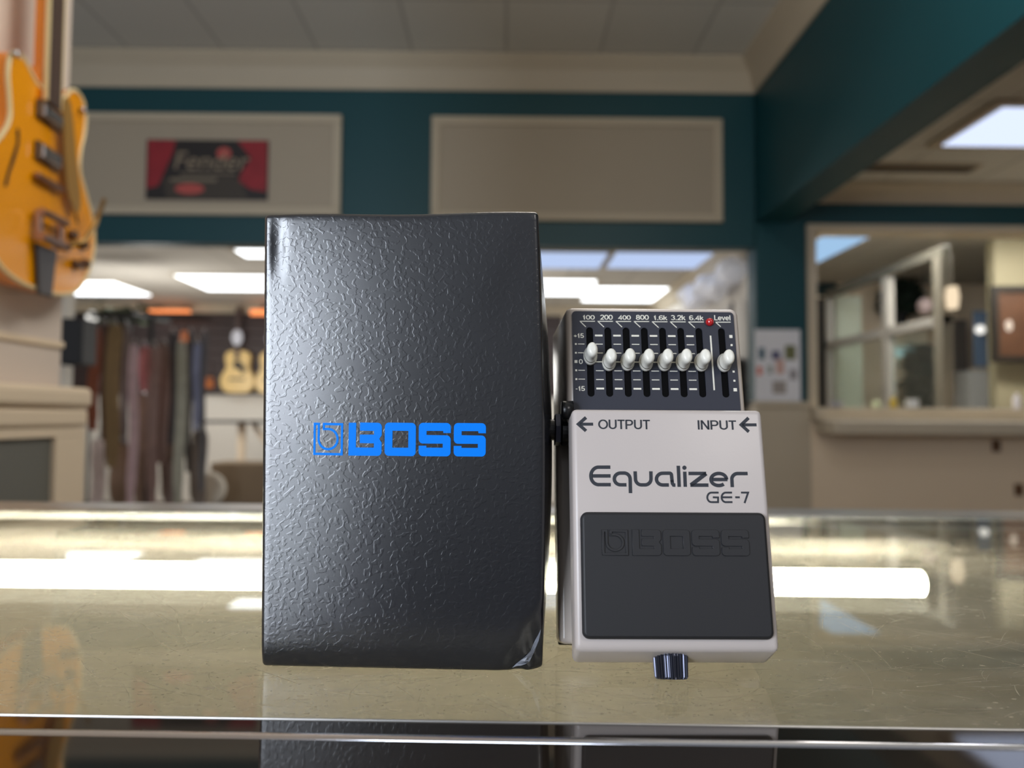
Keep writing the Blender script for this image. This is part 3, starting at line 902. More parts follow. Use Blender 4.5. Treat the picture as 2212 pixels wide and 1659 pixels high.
# crown moulding
def crown(x0, x1, zc, h, d, y, mat_, name):
    bm = bmesh.new()
    prof = [(0, 0), (0.012, 0), (0.02, 0.05 * h / 0.2), (0.05, 0.12 * h / 0.2), (d, h - 0.02), (d, h), (0, h)]
    A = [bm.verts.new((x0, y - a, zc - h + b)) for a, b in prof]; B = [bm.verts.new((x1, y - a, zc - h + b)) for a, b in prof]
    for i in range(len(prof)): bm.faces.new((A[i], A[(i + 1) % len(prof)], B[(i + 1) % len(prof)], B[i]))
    bm.faces.new(A[::-1]); bm.faces.new(B)
    struct(name, bm, mat_)


crown(-6, BX0, CEIL, 0.215, 0.10, YW, M['cream'], 'trim_2')
# crown along the beam
bm = bmesh.new()
prof = [(0, 0), (0.012, 0), (0.05, 0.12), (0.11, 0.195), (0.11, 0.215), (0, 0.215)]
A = [bm.verts.new((BX0 - a, -1.5, CEIL - 0.215 + b)) for a, b in prof]; B = [bm.verts.new((BX0 - a, YW - 0.02, CEIL - 0.215 + b)) for a, b in prof]
for i in range(len(prof)): bm.faces.new((A[i], A[(i + 1) % len(prof)], B[(i + 1) % len(prof)], B[i]))
bm.faces.new(A[::-1]); bm.faces.new(B)
struct('trim_3', bm, M['cream'])
struct('beam', bx((BX0, -1.5, BZ), (BX1, YW + 0.16, CEIL + 0.1)), M['teal'])
# alcove to the right of the beam
AC = Z(1.640)
struct('ceiling_right', bx((BX1, -1.5, AC), (6.5, YW + 0.16, AC + 0.1)), M['tiles'])
crown(BX1, 6.5, AC, 0.125, 0.10, YW, M['cream'], 'trim_4')
MZ0, MZ1 = Z(0.165), Z(1.375)
struct('wall_right_header', bx((1.985, YW, MZ1), (6.5, YW + 0.14, AC)), M['teal'])
struct('wall_right_lower', bx((1.999, YW, 0), (6.5, YW + 0.14, MZ0)), M['beige'])
# pale casing of the interior window
bm = bmesh.new()
box(bm, (1.986, YW - 0.025, MZ0), (2.045, YW + 0.14, MZ1), 0.006, 1)
box(bm, (2.045, YW - 0.025, MZ1 - 0.05), (6.5, YW + 0.14, MZ1 - 0.0005), 0.006, 1)
struct('window_1', bm, M['cream'])
# sill shelf
obj_s = struct('trim_5', bx((2.02, YW - 0.33, Z(-0.005)), (6.5, YW - 0.026, Z(0.085)), 0.015, 3), M['cream'])
struct('trim_6', bx((1.99, YW - 0.12, Z(0.086)), (6.5, YW - 0.001, Z(0.164)), 0.006, 2), M['cream'])
struct('wall_right', bx((6.4, -1.5, 0), (6.5, YW, AC)), M['beige'])

# ceiling vent and light in the alcove
v = thing('ceiling_vent', 'dark slotted air vent in the ceiling right of the teal beam', 'vent', (2.53, 4.62, AC))
obj('vent_frame', bx((-0.36, -0.075, -0.012), (0.36, 0.075, -0.0005), 0.004, 1), M['cream'], v)
obj('vent_slot', bx((-0.33, -0.05, -0.020), (0.33, 0.05, -0.0125)), mat('vent dark', (84, 72, 58), 0.7), v, label='dark slot')
t = thing('ceiling_light', 'bluish ceiling light panel right of the teal beam, cut by the picture edge', 'ceiling light', (2.98, 3.93, AC))
obj('light_frame', bx((-0.62, -0.32, -0.02), (0.62, 0.32, -0.0005), 0.006, 1), M['cream'], t)
obj('diffuser', bx((-0.55, -0.26, -0.028), (0.55, 0.26, -0.0205), 0.002, 1), emat('alcove diffuser', (0.62, 0.70, 0.92), 1.3), t)

# ------------------------------------------------------------------ wall panels and poster
def wall_panel(px0, py0, px1, py1, lab):
    a = at(px0, py1, YW - 0.03); b = at(px1, py0, YW - 0.03)
    p = thing('wall_panel', lab, 'wall panel', (a.x, YW, a.z))
    W, Hh = b.x - a.x, b.z - a.z
    obj('panel_board', bx((0.05, -0.018, 0.05), (W - 0.05, -0.001, Hh - 0.05)), M['cream_panel'], p)
    bm = bmesh.new()
    box(bm, (0, -0.035, 0), (W, -0.001, 0.055), 0.008, 2); box(bm, (0, -0.035, Hh - 0.055), (W, -0.001, Hh), 0.008, 2)
    box(bm, (0, -0.035, 0.0545), (0.055, -0.001, Hh - 0.0545), 0.008, 2); box(bm, (W - 0.055, -0.035, 0.0545), (W, -0.001, Hh - 0.0545), 0.008, 2)
    obj('panel_frame', bm, M['cream'], p)
    return p


wall_panel(150, 247, 738, 461, 'framed cream wall panel with the red poster, high on the teal wall')
wall_panel(930, 256, 1561, 474, 'empty framed cream wall panel on the teal wall above the box and pedal')

a = at(313, 430, YW - 0.03); b = at(580, 303, YW - 0.03)
po = thing('poster', 'small dark poster with red curtains and pale script, on the left cream panel', 'poster', (a.x, YW - 0.019, a.z))
W, Hh = b.x - a.x, b.z - a.z
obj('poster_sheet', bx((0, -0.006, 0), (W, 0, Hh)), mat('poster black', (40, 34, 33), 0.5, var=0.3, vscale=5), po)
red = mat('poster red', (150, 34, 44), 0.5, var=0.35, vscale=9)
def psheet(name, polys, m, y=-0.0075):
    link(name, join_mesh(name, [(curve_mesh(polys), lambda co: V((co.x * W, y, co.y * Hh)))]), m, po)
psheet('curtain_print', [[(0.01, 0.99), (0.24, 0.99), (0.22, 0.8), (0.16, 0.5), (0.10, 0.22), (0.01, 0.18)]], red)
psheet('curtain_print', [[(0.99, 0.99), (0.74, 0.99), (0.80, 0.85), (0.86, 0.7), (0.78, 0.45), (0.76, 0.32), (0.86, 0.18), (0.99, 0.14)]], red)
glow = mat('poster glow', (190, 84, 78), 0.5)
psheet('red_glow_print', [arc(0.36, 0.18, 0.12, 0.09, 0, 350, 20)], glow)
psheet('red_glow_print', [arc(0.635, 0.78, 0.06, 0.1, 0, 350, 16)], glow)
psheet('stage_print', [[(0.17, 0.02), (0.14, 0.34), (0.30, 0.40), (0.70, 0.40), (0.78, 0.32), (0.84, 0.02)], ], mat('poster grey', (66, 58, 50), 0.5), -0.0068)
me = text_mesh('Fender', 0.24, 0.50, 0.84, 0.80)
for v_ in me.vertices: v_.co.x += (v_.co.y - 0.6) * 0.10
link('script_print', join_mesh('script_print', [(me, lambda co: V((co.x * W, -0.0085, co.y * Hh)))]), mat('poster script', (150, 134, 112), 0.5), po)
psheet('caption_print', [[(0.2, 0.30), (0.58, 0.30), (0.58, 0.36), (0.2, 0.36)], [(0.28, 0.42), (0.74, 0.42), (0.74, 0.45), (0.28, 0.45)]], mat('poster caption', (126, 114, 96), 0.5), -0.008)

# notice on the teal column
a = at(1632, 866, YW - 0.01); b = at(1729, 712, YW - 0.01)
nb = thing('notice', 'white notice sheet with small colour pictures on the teal column', 'poster', (a.x, YW - 0.001, a.z))
W2, H2 = b.x - a.x, b.z - a.z
obj('sheet', bx((0, -0.004, 0), (W2, 0, H2)), mat('notice paper', (226, 226, 230), 0.6), nb)
for (x, y, w_, h_, c) in ((.08, .58, .14, .16, (74, 104, 118)), (.36, .58, .2, .12, (96, 96, 124)), (.66, .58, .24, .2, (110, 112, 74)), (.05, .36, .1, .12, (208, 100, 72)), (.28, .38, .1, .12, (150, 158, 150)),
                          (.46, .38, .18, .2, (206, 168, 156)), (.76, .3, .16, .14, (150, 146, 150)), (.38, .1, .3, .18, (160, 152, 146))):
    obj('picture_print', bx((x * W2, -0.0055, y * H2), ((x + w_) * W2, -0.0041, (y + h_) * H2)), mat('print', c, 0.6), nb)

# ------------------------------------------------------------------ left wall stub with the amber guitar
XS = -0.985
struct('wall_left', bx((XS - 0.16, -0.6, 0), (XS, 1.714, CEIL - 0.001)), M['pink_wall'])
LZ = Z(0.150)
XP = -0.925
bm = bmesh.new()
box(bm, (XS + 0.0005, -0.6, LZ - 0.045), (XP + 0.012, 1.72, LZ), 0.012, 3)
box(bm, (XS + 0.0005, -0.6, LZ - 0.085), (XP + 0.005, 1.716, LZ - 0.046), 0.008, 2)
struct('trim_7', bm, M['beige'])
bm = bmesh.new()
zt = Z(0.045)
box(bm, (XS + 0.0005, -0.6, zt), (XP, 1.712, LZ - 0.086))
box(bm, (XS + 0.0005, 1.602, 0.12), (XP, 1.712, zt - 0.0005)); box(bm, (XS + 0.0005, 0.35, 0.12), (XP, 0.50, zt - 0.0005)); box(bm, (XS + 0.0005, -0.6, 0), (XP, 1.712, 0.1195))
struct('wainscot', bm, M['beige'])
struct('trim_8', bx((XS + 0.0008, 0.501, 0.121), (XP - 0.009, 1.601, zt - 0.001)), M['grey_recess'])
struct('trim_9', bx((XS + 0.0005, -0.6, Z(0.238)), (XS + 0.007, 1.716, Z(0.252)), 0.002, 2), M['beige'])

# guitar outline (x = treble side, y = towards the neck), half body
half = [(0.0, 0.0), (0.07, 0.003), (0.135, 0.025), (0.18, 0.075), (0.200, 0.135), (0.190, 0.195), (0.160, 0.250), (0.140, 0.290), (0.143, 0.330), (0.156, 0.370),
        (0.160, 0.410), (0.145, 0.442), (0.115, 0.450), (0.090, 0.440), (0.070, 0.418), (0.050, 0.400), (0.032, 0.392)]
body = half + [(-0.032, 0.398), (-0.050, 0.404), (-0.066, 0.413), (-0.086, 0.424), (-0.108, 0.426), (-0.130, 0.412), (-0.138, 0.375), (-0.130, 0.330), (-0.128, 0.295), (-0.150, 0.250)] + [(-x, y) for x, y in half[:6][::-1] if x > 0]
body = catmull([(x, y, 0) for x, y in body], 5)
body2 = [(p[0] * (1 + 0.09 * max(0, min(1, (0.28 - p[1]) / 0.08))), p[1]) for p in body]
gt = thing('electric_guitar', 'amber semi-hollow electric guitar hanging on the wall at upper left', 'guitar')
# local: X treble, Y up the neck, Z out of the top
gm = Matrix(((0, 0, 1), (1, 0, 0), (0, 1, 0)))
gt.rotation_euler = (Matrix.Rotation(radians(4), 3, 'Z') @ gm).to_euler()
gt.location = (XS + 0.066, 1.524, Z(0.338))
DP = 0.045
def body_mesh(outline, depth, bev):
    return curve_mesh([outline], depth / 2 - bev, bev)
bo = link('body', join_mesh('guitar_body', [(body_mesh(body2, DP, 0.001), lambda co: V((co.x, co.y, co.z - DP / 2)))]), M['amber'], gt)
bo.data.materials.append(M['amber_side'])
for p in bo.data.polygons:
    if abs(p.normal.z) < 0.5: p.material_index = 1
bm = bmesh.new(); tube(bm, [(x, y, 0.0) for x, y in body2] + [(body2[0][0], body2[0][1], 0)], 0.0042, 8, False)
obj('binding', bm, M['binding'], gt, smooth=True, label='cream edge binding')
bm = bmesh.new(); box(bm, (-0.025, 0.372, -0.018), (0.025, 0.74, 0.007), 0.006, 2); hexa(bm, [(-0.045, 0.352, -0.03), (0.045, 0.352, -0.03), (0.026, 0.44, -0.02), (-0.026, 0.44, -0.02)], [(-0.045, 0.352, 0.0), (0.045, 0.352, 0), (0.026, 0.44, 0.004), (-0.026, 0.44, 0.004)])
hexa(bm, [(-0.03, 0.74, -0.012), (0.03, 0.74, -0.012), (0.04, 0.92, -0.03), (-0.04, 0.92, -0.03)], [(-0.03, 0.74, 0.002), (0.03, 0.74, 0.002), (0.04, 0.92, -0.015), (-0.04, 0.92, -0.015)])
obj('neck', bm, M['amber_side'], gt)
fb = obj('fretboard', bx((-0.026, 0.372, 0.0075), (0.026, 0.74, 0.0145), 0.001, 1), M['rosewood'], gt, label='dark fretboard')
bm = bmesh.new()
for s in (-1, 1): box(bm, (s * 0.0275 - 0.002, 0.372, 0.007), (s * 0.0275 + 0.002, 0.74, 0.0152))
obj('neck_binding', bm, M['binding'], fb)
for y in (0.350, 0.268):
    pk = obj('pickup', bx((-0.045, y - 0.019, 0.001), (0.045, y + 0.019, 0.009), 0.003, 2), mat('pickup surround', (92, 62, 22), 0.4), gt, label='humbucker pickup in dark surround')
    obj('pickup_cover', bx((-0.035, y - 0.0135, 0.0092), (0.035, y + 0.0135, 0.016), 0.002, 2), M['chrome'], pk)
    obj('pickup_insert', bx((-0.024, y - 0.007, 0.0162), (0.030, y + 0.007, 0.0172)), mat('pickup grey', (84, 88, 92), 0.4), pk)
bm = bmesh.new(); box(bm, (-0.05, 0.208, 0.002), (0.05, 0.222, 0.016), 0.005, 3)
obj('bridge', bm, mat('aged nickel', (150, 112, 92), 0.3, 0.8), gt)
pgp = catmull([(0.030, 0.395, 0), (0.060, 0.395, 0), (0.088, 0.30, 0), (0.112, 0.215, 0), (0.100, 0.180, 0), (0.072, 0.195, 0), (0.052, 0.23, 0), (0.036, 0.31, 0)], 6)
link('pickguard', join_mesh('pickguard', [(curve_mesh([[(p[0], p[1]) for p in pgp]], 0.0012), lambda co: V((co.x, co.y, co.z + 0.017)))]), M['pickguard'], gt, label='tan pickguard')
for s in (-1, 1):
    f = catmull([(s * 0.098, 0.285, 0), (s * 0.106, 0.283, 0), (s * 0.104, 0.26, 0), (s * 0.118, 0.225, 0), (s * 0.132, 0.19, 0), (s * 0.138, 0.168, 0), (s * 0.130, 0.170, 0), (s * 0.122, 0.195, 0), (s * 0.108, 0.225, 0), (s * 0.096, 0.26, 0)], 5)
    link('sound_hole', join_mesh('sound_hole', [(curve_mesh([[(p[0], p[1]) for p in f]]), lambda co: V((co.x, co.y, 0.0016)))]), M['dark'], gt, label='dark f-shaped sound hole')
nick = mat('worn nickel', (168, 140, 128), 0.28, 0.85)
bm = bmesh.new()
box(bm, (-0.048, 0.088, 0.006), (-0.036, 0.15, 0.020), 0.003, 2); box(bm, (0.036, 0.088, 0.006), (0.048, 0.15, 0.020), 0.003, 2)
tube(bm, [(-0.05, 0.145, 0.022), (0.05, 0.145, 0.022)], 0.007, 12); tube(bm, [(-0.05, 0.096, 0.022), (0.05, 0.096, 0.022)], 0.009, 12)
tr_o = obj('vibrato_tailpiece', bm, nick, gt, label='nickel vibrato tailpiece')
hexa(bm := bmesh.new(), [(-0.040, 0.086, 0.003), (0.040, 0.086, 0.003), (0.026, -0.012, 0.003), (-0.026, -0.012, 0.003)], [(-0.040, 0.086, 0.010), (0.040, 0.086, 0.010), (0.026, -0.012, 0.010), (-0.026, -0.012, 0.010)], 0.003, 2)
obj('tailpiece_plate', bm, mat('dark nickel', (78, 72, 70), 0.3, 0.8), tr_o)
bm = bmesh.new(); tube(bm, [(0.045, 0.10, 0.03), (0.075, 0.115, 0.045), (0.11, 0.16, 0.05), (0.15, 0.225, 0.05)], [0.006, 0.0055, 0.005, 0.005], 10)
obj('vibrato_arm', bm, mat('brass arm', (176, 140, 86), 0.3, 0.8), tr_o, smooth=True)
for (x, y) in ((0.105, 0.135), (0.155, 0.125), (0.125, 0.075), (0.165, 0.085)):
    bm = bmesh.new(); lathe(bm, [(0.011, 0.0), (0.011, 0.006), (0.009, 0.014), (0.006, 0.016), (0, 0.016)], 16, Matrix.Translation((x, y, 0.001)))
    obj('control_knob', bm, mat('knob dark', (96, 66, 44), 0.25), gt, smooth=True)
for s in (-1, 1):
    bm = bmesh.new(); lathe(bm, [(0.004, 0), (0.004, 0.008), (0.008, 0.010), (0.008, 0.013), (0, 0.014)], 14, Matrix.Translation((s * 0.13, 0.415, 0.001)))
    obj('strap_button', bm, M['chrome'], gt, smooth=True)
bm = bmesh.new()
for i in range(6):
    x = -0.018 + i * 0.0072
    tube(bm, [(x * 1.2, 0.145, 0.030), (x, 0.215, 0.0195), (x * 0.8, 0.74, 0.0165)], 0.0003, 5)
obj('strings', bm, mat('bronze strings', (120, 100, 84), 0.4, 0.8), gt)

# ------------------------------------------------------------------ far shop seen through the opening
YE = 9.40
NC = Z(1.45)
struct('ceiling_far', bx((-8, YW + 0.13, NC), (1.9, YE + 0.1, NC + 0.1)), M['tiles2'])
struct('wall_far', bx((-8, YE, 0), (1.9, YE + 0.1, NC)), M['white_wall'])
struct('wall_far_right', bx((1.80, YW + 0.17, 0), (1.9, YE, NC)), M['white_wall'])
struct('wall_far_left', bx((-8.1, YW + 0.13, 0), (-8, YE, NC)), M['white_wall'])
crown(-8, 1.8, NC, 0.12, 0.07, YE, M['cream'], 'trim_10')
bm = bmesh.new()
prof = [(0, 0), (0.012, 0), (0.05, 0.09), (0.10, 0.14), (0.10, 0.16), (0, 0.16)]
A = [bm.verts.new((1.80 - a_, YW + 0.18, NC - 0.16 + b_)) for a_, b_ in prof]; B = [bm.verts.new((1.80 - a_, YE - 0.08, NC - 0.16 + b_)) for a_, b_ in prof]
for i in range(len(prof)): bm.faces.new((A[i], A[(i + 1) % len(prof)], B[(i + 1) % len(prof)], B[i]))
bm.faces.new(A[::-1]); bm.faces.new(B)
struct('trim_11', bm, M['cream'])

# ceiling light panels: (pixel rectangle on the ceiling, blue?, label)
def on_ceiling(px, py, z):
    d = fw + rt * ((px - CX) / F) - up * ((py - CY) / F); return EYE + d * ((z - EYE.z) / d.z)
def troffer(px0, px1, pya, pyb, blue, lab):
    f_ = on_ceiling((px0 + px1) / 2, pya, NC); n_ = on_ceiling((px0 + px1) / 2, pyb, NC)
    ym = (f_.y + n_.y) / 2
    a = EYE + (at(px0, (pya + pyb) / 2, ym) - EYE); b = at(px1, (pya + pyb) / 2, ym)
    W = b.x - a.x; D = abs(n_.y - f_.y)
    t = thing('ceiling_light', lab, 'ceiling light', ((a.x + b.x) / 2, ym, NC), 0, 'light panels in the far shop ceiling')
    obj('light_frame', bx((-W / 2 - 0.04, -D / 2 - 0.04, -0.012), (W / 2 + 0.04, D / 2 + 0.04, -0.0005)), M['cream'], t)
    obj('diffuser', bx((-W / 2, -D / 2, -0.02), (W / 2, D / 2, -0.0125), 0.003, 1), M['troffer_blue'] if blue else M['troffer'], t)
troffer(90, 288, 606, 634, False, 'bright ceiling light panel just below the hanging amber guitar')
troffer(415, 640, 593, 624, False, 'bright ceiling light panel beside the upper left edge of the black box')
troffer(520, 760, 537, 552, False, 'dim nearest ceiling light panel partly hidden behind the box')
troffer(1040, 1303, 542, 575, True, 'bluish ceiling light panel directly right of the black box')
troffer(1320, 1585, 543, 576, True, 'bluish ceiling light panel above the pedal')
troffer(1000, 1278, 602, 633, False, 'bright ceiling light panel emerging behind the black box, above the pedal corner')
troffer(1265, 1478, 619, 648, False, 'bright ceiling light panel just over the top of the pedal')

# dark slat wall with acoustic guitars
sa = at(130, 850, YE - 0.05); sb_ = at(1215, 682, YE - 0.05)
sw = thing('slat_wall', 'dark brown slat wall holding acoustic guitars in the far shop', 'display wall', (sa.x, YE, sa.z))
SWW, SWH = sb_.x - sa.x, sb_.z - sa.z
bm = bmesh.new()
k = 8
for i in range(k): box(bm, (0, -0.05, SWH * i / k + 0.004), (SWW, -0.002, SWH * (i + 1) / k - 0.004), 0.004, 1)
box(bm, (0, -0.03, 0), (SWW, -0.001, SWH))
obj('slat_board', bm, M['dark_wood'], sw)
for (p0, p1, lab) in ((312, 410, 'orange glowing lamp strip above the hanging straps'), (542, 640, 'orange glowing lamp strip beside the left edge of the black box')):
    a = at(p0, 681, YE - 0.3); b = at(p1, 669, YE - 0.3)
    t = thing('picture_lamp', lab, 'lamp', (a.x, YE, a.z))
    bm = bmesh.new(); tube(bm, [(0, -0.30, (b.z - a.z) / 2), (b.x - a.x, -0.30, (b.z - a.z) / 2)], (b.z - a.z) / 2, 12)
    obj('glowing_tube', bm, M['orange_glow'], t, smooth=True)
    for x in (0.1, b.x - a.x - 0.1):
        bm = bmesh.new(); tube(bm, [(x, -0.30, (b.z - a.z)), (x, -0.15, (b.z - a.z) + 0.06), (x, 0.0, (b.z - a.z) + 0.03)], 0.008, 8)
        obj('bracket', bm, M['dark'], t)

hb = [(0.0, 0.0), (0.10, 0.004), (0.165, 0.04), (0.195, 0.11), (0.190, 0.18), (0.155, 0.25), (0.128, 0.30), (0.135, 0.36), (0.146, 0.41), (0.135, 0.465), (0.09, 0.495), (0.03, 0.502)]
ab = catmull([(x, y, 0) for x, y in hb] + [(-x, y, 0) for x, y in hb[::-1] if x > 0], 5)
ab2 = [(p[0], p[1]) for p in ab]
def acoustic(px, py_bottom, y, m, lab, scale=1.0, rot=None, tagged=True, name='acoustic_guitar'):
    g = thing(name, lab, 'guitar', at(px, py_bottom, y), 0, None)
    g.rotation_euler = (rot or Matrix(((1, 0, 0), (0, 0, -1), (0, 1, 0)))).to_euler(); g.scale = (scale,) * 3
    link('body', join_mesh('acoustic_body', [(body_mesh(ab2, 0.10, 0.004), lambda co: V((co.x, co.y, co.z - 0.05)))]), m, g)
    link('sound_hole', join_mesh('hole', [(curve_mesh([arc(0, 0.335, 0.05, 0.05, 0, 348, 24)]), lambda co: V((co.x, co.y, 0.0015)))]), M['dark'], g)
    pg = catmull([(0.02, 0.30, 0), (0.05, 0.36, 0), (0.09, 0.31, 0), (0.10, 0.25, 0), (0.06, 0.235, 0)], 5)
    link('pickguard', join_mesh('pg', [(curve_mesh([[(p[0], p[1]) for p in pg]]), lambda co: V((co.x, co.y, 0.0025)))]), M['dark'], g)
    obj('bridge', bx((-0.09, 0.15, 0.001), (0.09, 0.175, 0.010), 0.003, 1), M['rosewood'], g)
    bm = bmesh.new(); box(bm, (-0.028, 0.40, 0.002), (0.028, 0.86, 0.012)); hexa(bm, [(-0.03, 0.86, -0.02), (0.03, 0.86, -0.02), (0.04, 1.03, -0.03), (-0.04, 1.03, -0.03)], [(-0.03, 0.86, 0.008), (0.03, 0.86, 0.008), (0.04, 1.03, -0.01), (-0.04, 1.03, -0.01)])
    obj('neck', bm, M['rosewood'], g)
    if tagged:
        bm = bmesh.new(); lathe(bm, [(0.001, 0.0), (0.062, 0.0), (0.066, 0.006), (0.062, 0.012), (0.001, 0.012)], 24, Matrix.Translation((0.0, 0.66, 0.02)), 1.0, 1.45)
        obj('hang_tag', bm, mat('tag paper', (214, 216, 226), 0.7), g, label='pale hang tag on the strings')
    return g
acoustic(511, 848, YE - 0.152, M['spruce'], 'pale spruce acoustic guitar with white tag on the dark slat wall left of the box')
acoustic(586, 850, YE - 0.152, M['spruce'], 'pale acoustic guitar mostly hidden behind the left edge of the black box')
sbm = mat('sunburst orange', (190, 106, 44), 0.3, var=0.2, vscale=6)
acoustic(452, 838, YE - 0.078, sbm, 'small orange guitar low on the slat wall beside the strap rack', 0.26, None, False, 'ukulele')
acoustic(397, 738, YE - 0.078, sbm, 'small orange guitar high on the slat wall above the straps', 0.26, None, False, 'ukulele')

# far right wall: dark guitars and a bright bag
for i, (yy, zz, m, lab) in enumerate(((5.75, 0.42, M['dark'], 'black guitar hanging just right of the pedal top, nearest of the far wall'),
                                      (6.35, 0.40, mat('deep brown guitar', (66, 40, 32), 0.4), 'deep brown guitar hanging behind the black one right of the pedal'),
                                      (7.0, 0.42, M['dark'], 'black guitar hanging third along the far right wall behind the pedal'))):
    g = acoustic(100, 100, 5, m, lab, 0.80, Matrix(((0, 0, -1), (-1, 0, 0), (0, 1, 0))), False, 'hanging_guitar')
    g.location = (1.80 - 0.102, yy, Z(zz - 0.28))
bm = bmesh.new()
for i in range(9):
    c = V((0, 5.6 + i * 0.17 + random.uniform(-.05, .05), Z(1.16 + 0.06 * sin(i * 1.7))))
    mtx = Matrix.Translation(c) @ Matrix.Diagonal((0.09, 0.15, 0.085, 1))
    bmesh.ops.create_icosphere(bm, subdivisions=2, radius=1, matrix=mtx)
for v_ in bm.verts:
    v_.co += V((noise.noise(v_.co * 9), noise.noise(v_.co * 9 + V((5, 0, 0))), noise.noise(v_.co * 9 + V((0, 5, 0))))) * 0.05
bag = obj('plastic_cover', bm, mat('glowing plastic film', (240, 240, 246), 0.35, emit=(0.9, 0.92, 1.0), es=0.12), None, (1.68, 0, 0), smooth=True)  # faint emission added to brighten the film, which is no lamp
tag(bag, 'crumpled white plastic cover with an added glow, draped high on the far wall above the pedal corner', 'cover')

# speaker at the left jamb
a = at(148, 790, 5.5); b = at(196, 688, 5.5)
sp = thing('loudspeaker', 'black loudspeaker mounted on the pale wall left of the straps', 'loudspeaker', (a.x, YW - 0.001, 0))
sp.location = (at(170, 740, YW - 0.12).x, YW - 0.001, at(170, 790, YW - 0.12).z)
sh = at(170, 690, YW - 0.12).z - sp.location.z
obj('cabinet', bx((-0.085, -0.2, 0), (0.065, -0.02, sh), 0.012, 2), M['dark'], sp)
obj('grille', bx((-0.072, -0.206, 0.012), (0.052, -0.2005, sh - 0.012)), mat('speaker mesh', (44, 44, 46), 0.7, bump=0.5, bscale=400), sp)
obj('wall_bracket', bx((-0.02, -0.0195, sh * 0.4), (0.02, 0, sh * 0.6)), M['chrome'], sp)

# strap rack with leather straps
YS = 6.6
rk = thing('strap_rack', 'dark metal floor rack carrying guitar straps, seen left of the box', 'rack', (at(322, 900, YS).x, YS, 0))
ztop = at(322, 690, YS).z
bm = bmesh.new(); tube(bm, [(0, 0, 0.02), (0, 0, ztop + 0.06)], 0.022, 14); obj('pole', bm, M['dark'], rk)
bm = bmesh.new(); lathe(bm, [(0.30, 0.0), (0.30, 0.015), (0.26, 0.022), (0.03, 0.03), (0, 0.03)], 32); obj('base', bm, M['dark'], rk, smooth=False)
bm = bmesh.new()
tube(bm, [(-0.52, 0, ztop + 0.02), (0.52, 0, ztop + 0.02)], 0.014, 10); tube(bm, [(0, -0.35, ztop + 0.02), (0, 0.35, ztop + 0.02)], 0.014, 10)
tube(bm, [(-0.52, -0.2, ztop + 0.02), (0.52, -0.2, ztop + 0.02)], 0.012, 10)
obj('top_arm', bm, M['dark'], rk)

straps = [  # x px, width px, colour, top y, bottom y, depth shift, label
    (205, 24, (112, 62, 44), 705, 930, 0.05, 'reddish brown strap at the outer left end of the rack'),
    (229, 15, (66, 46, 40), 700, 1000, 0.02, 'very dark brown strap next to the reddish one'),
    (247, 30, (116, 98, 70), 700, 1010, -0.05, 'wide tan patterned strap near the left end of the rack'),
    (274, 15, (88, 84, 90), 705, 960, 0.02, 'narrow charcoal strap between tan and mauve straps'),
    (291, 20, (172, 150, 160), 745, 1090, -0.12, 'long pale mauve strap in the middle of the rack'),
    (312, 20, (132, 82, 80), 748, 845, -0.08, 'short dusty red strap right of the mauve strap'),
    (333, 24, (112, 90, 84), 750, 1090, -0.075, 'long taupe brown strap behind the dusty red one'),
    (355, 24, (92, 70, 60), 745, 1000, 0.0, 'dark brown strap right of centre'),
    (374, 17, (42, 36, 36), 720, 960, 0.05, 'black strap between the brown and the sage straps'),
    (393, 22, (128, 126, 112), 740, 1090, -0.1, 'long sage grey strap toward the right of the rack'),
    (412, 14, (58, 54, 54), 720, 1020, 0.06, 'narrow dark strap beside the sage one'),
    (426, 16, (94, 96, 116), 740, 930, -0.06, 'slate blue strap at the right of the rack'),
    (441, 13, (60, 56, 56), 720, 1060, 0.0, 'outermost right dark strap by the white wall'),
    (213, 26, (178, 166, 168), 950, 1095, -0.02, 'pale pinkish strap hanging low beneath the reddish strap'),
    (262, 44, (122, 104, 90), 960, 1095, 0.2, 'broad dull brown strap hanging low behind the tan strap'),
    (305, 26, (118, 100, 90), 850, 1095, 0.22, 'dull brown strap hanging behind the mauve strap'),
    (372, 44, (106, 90, 82), 900, 1095, 0.2, 'broad dull brown strap hanging low behind the black strap'),
    (430, 34, (104, 94, 86), 930, 1095, 0.2, 'broad grey brown strap hanging low at the right end'),
]
for (px, wp, c, yt_, yb2, dy, lab) in straps:
    y = YS + dy
    top_ = at(px, yt_, y); bot = at(px, yb2, y)
    w_ = wp / F * y
    s = thing('guitar_strap', lab, 'strap', (top_.x, y, bot.z), 0, 'guitar straps on the rack')
    n = 14; Hs = top_.z - bot.z
    bm = bmesh.new(); rows = []
    ph = random.uniform(0, 6)
    for i in range(n + 1):
        z = Hs * i / n
        hw = w_ / 2 * (1 if 0.08 < i / n < 0.93 else 0.72)
        dyy = 0.02 * sin(ph + i * 0.5)
        rows.append([bm.verts.new((-hw, dyy, z)), bm.verts.new((hw, dyy + 0.01, z)), bm.verts.new((hw, dyy + 0.014, z)), bm.verts.new((-hw, dyy + 0.004, z))])
    for A, B in zip(rows, rows[1:]):
        for k in range(4): bm.faces.new((A[k], A[(k + 1) % 4], B[(k + 1) % 4], B[k]))
    bm.faces.new(rows[0][::-1]); bm.faces.new(rows[-1])
    obj('band', bm, mat('strap leather', tuple(min(255, int(q_ * 1.22)) for q_ in c), 0.55, var=0.35, vscale=16), s)
    bm = bmesh.new(); tube(bm, [(-w_ * .3, 0.0, Hs - 0.005), (0, -0.006, Hs + 0.05), (w_ * .3, 0.0, Hs - 0.005)], 0.006, 6)
    obj('hook_loop', bm, M['chrome'], s)

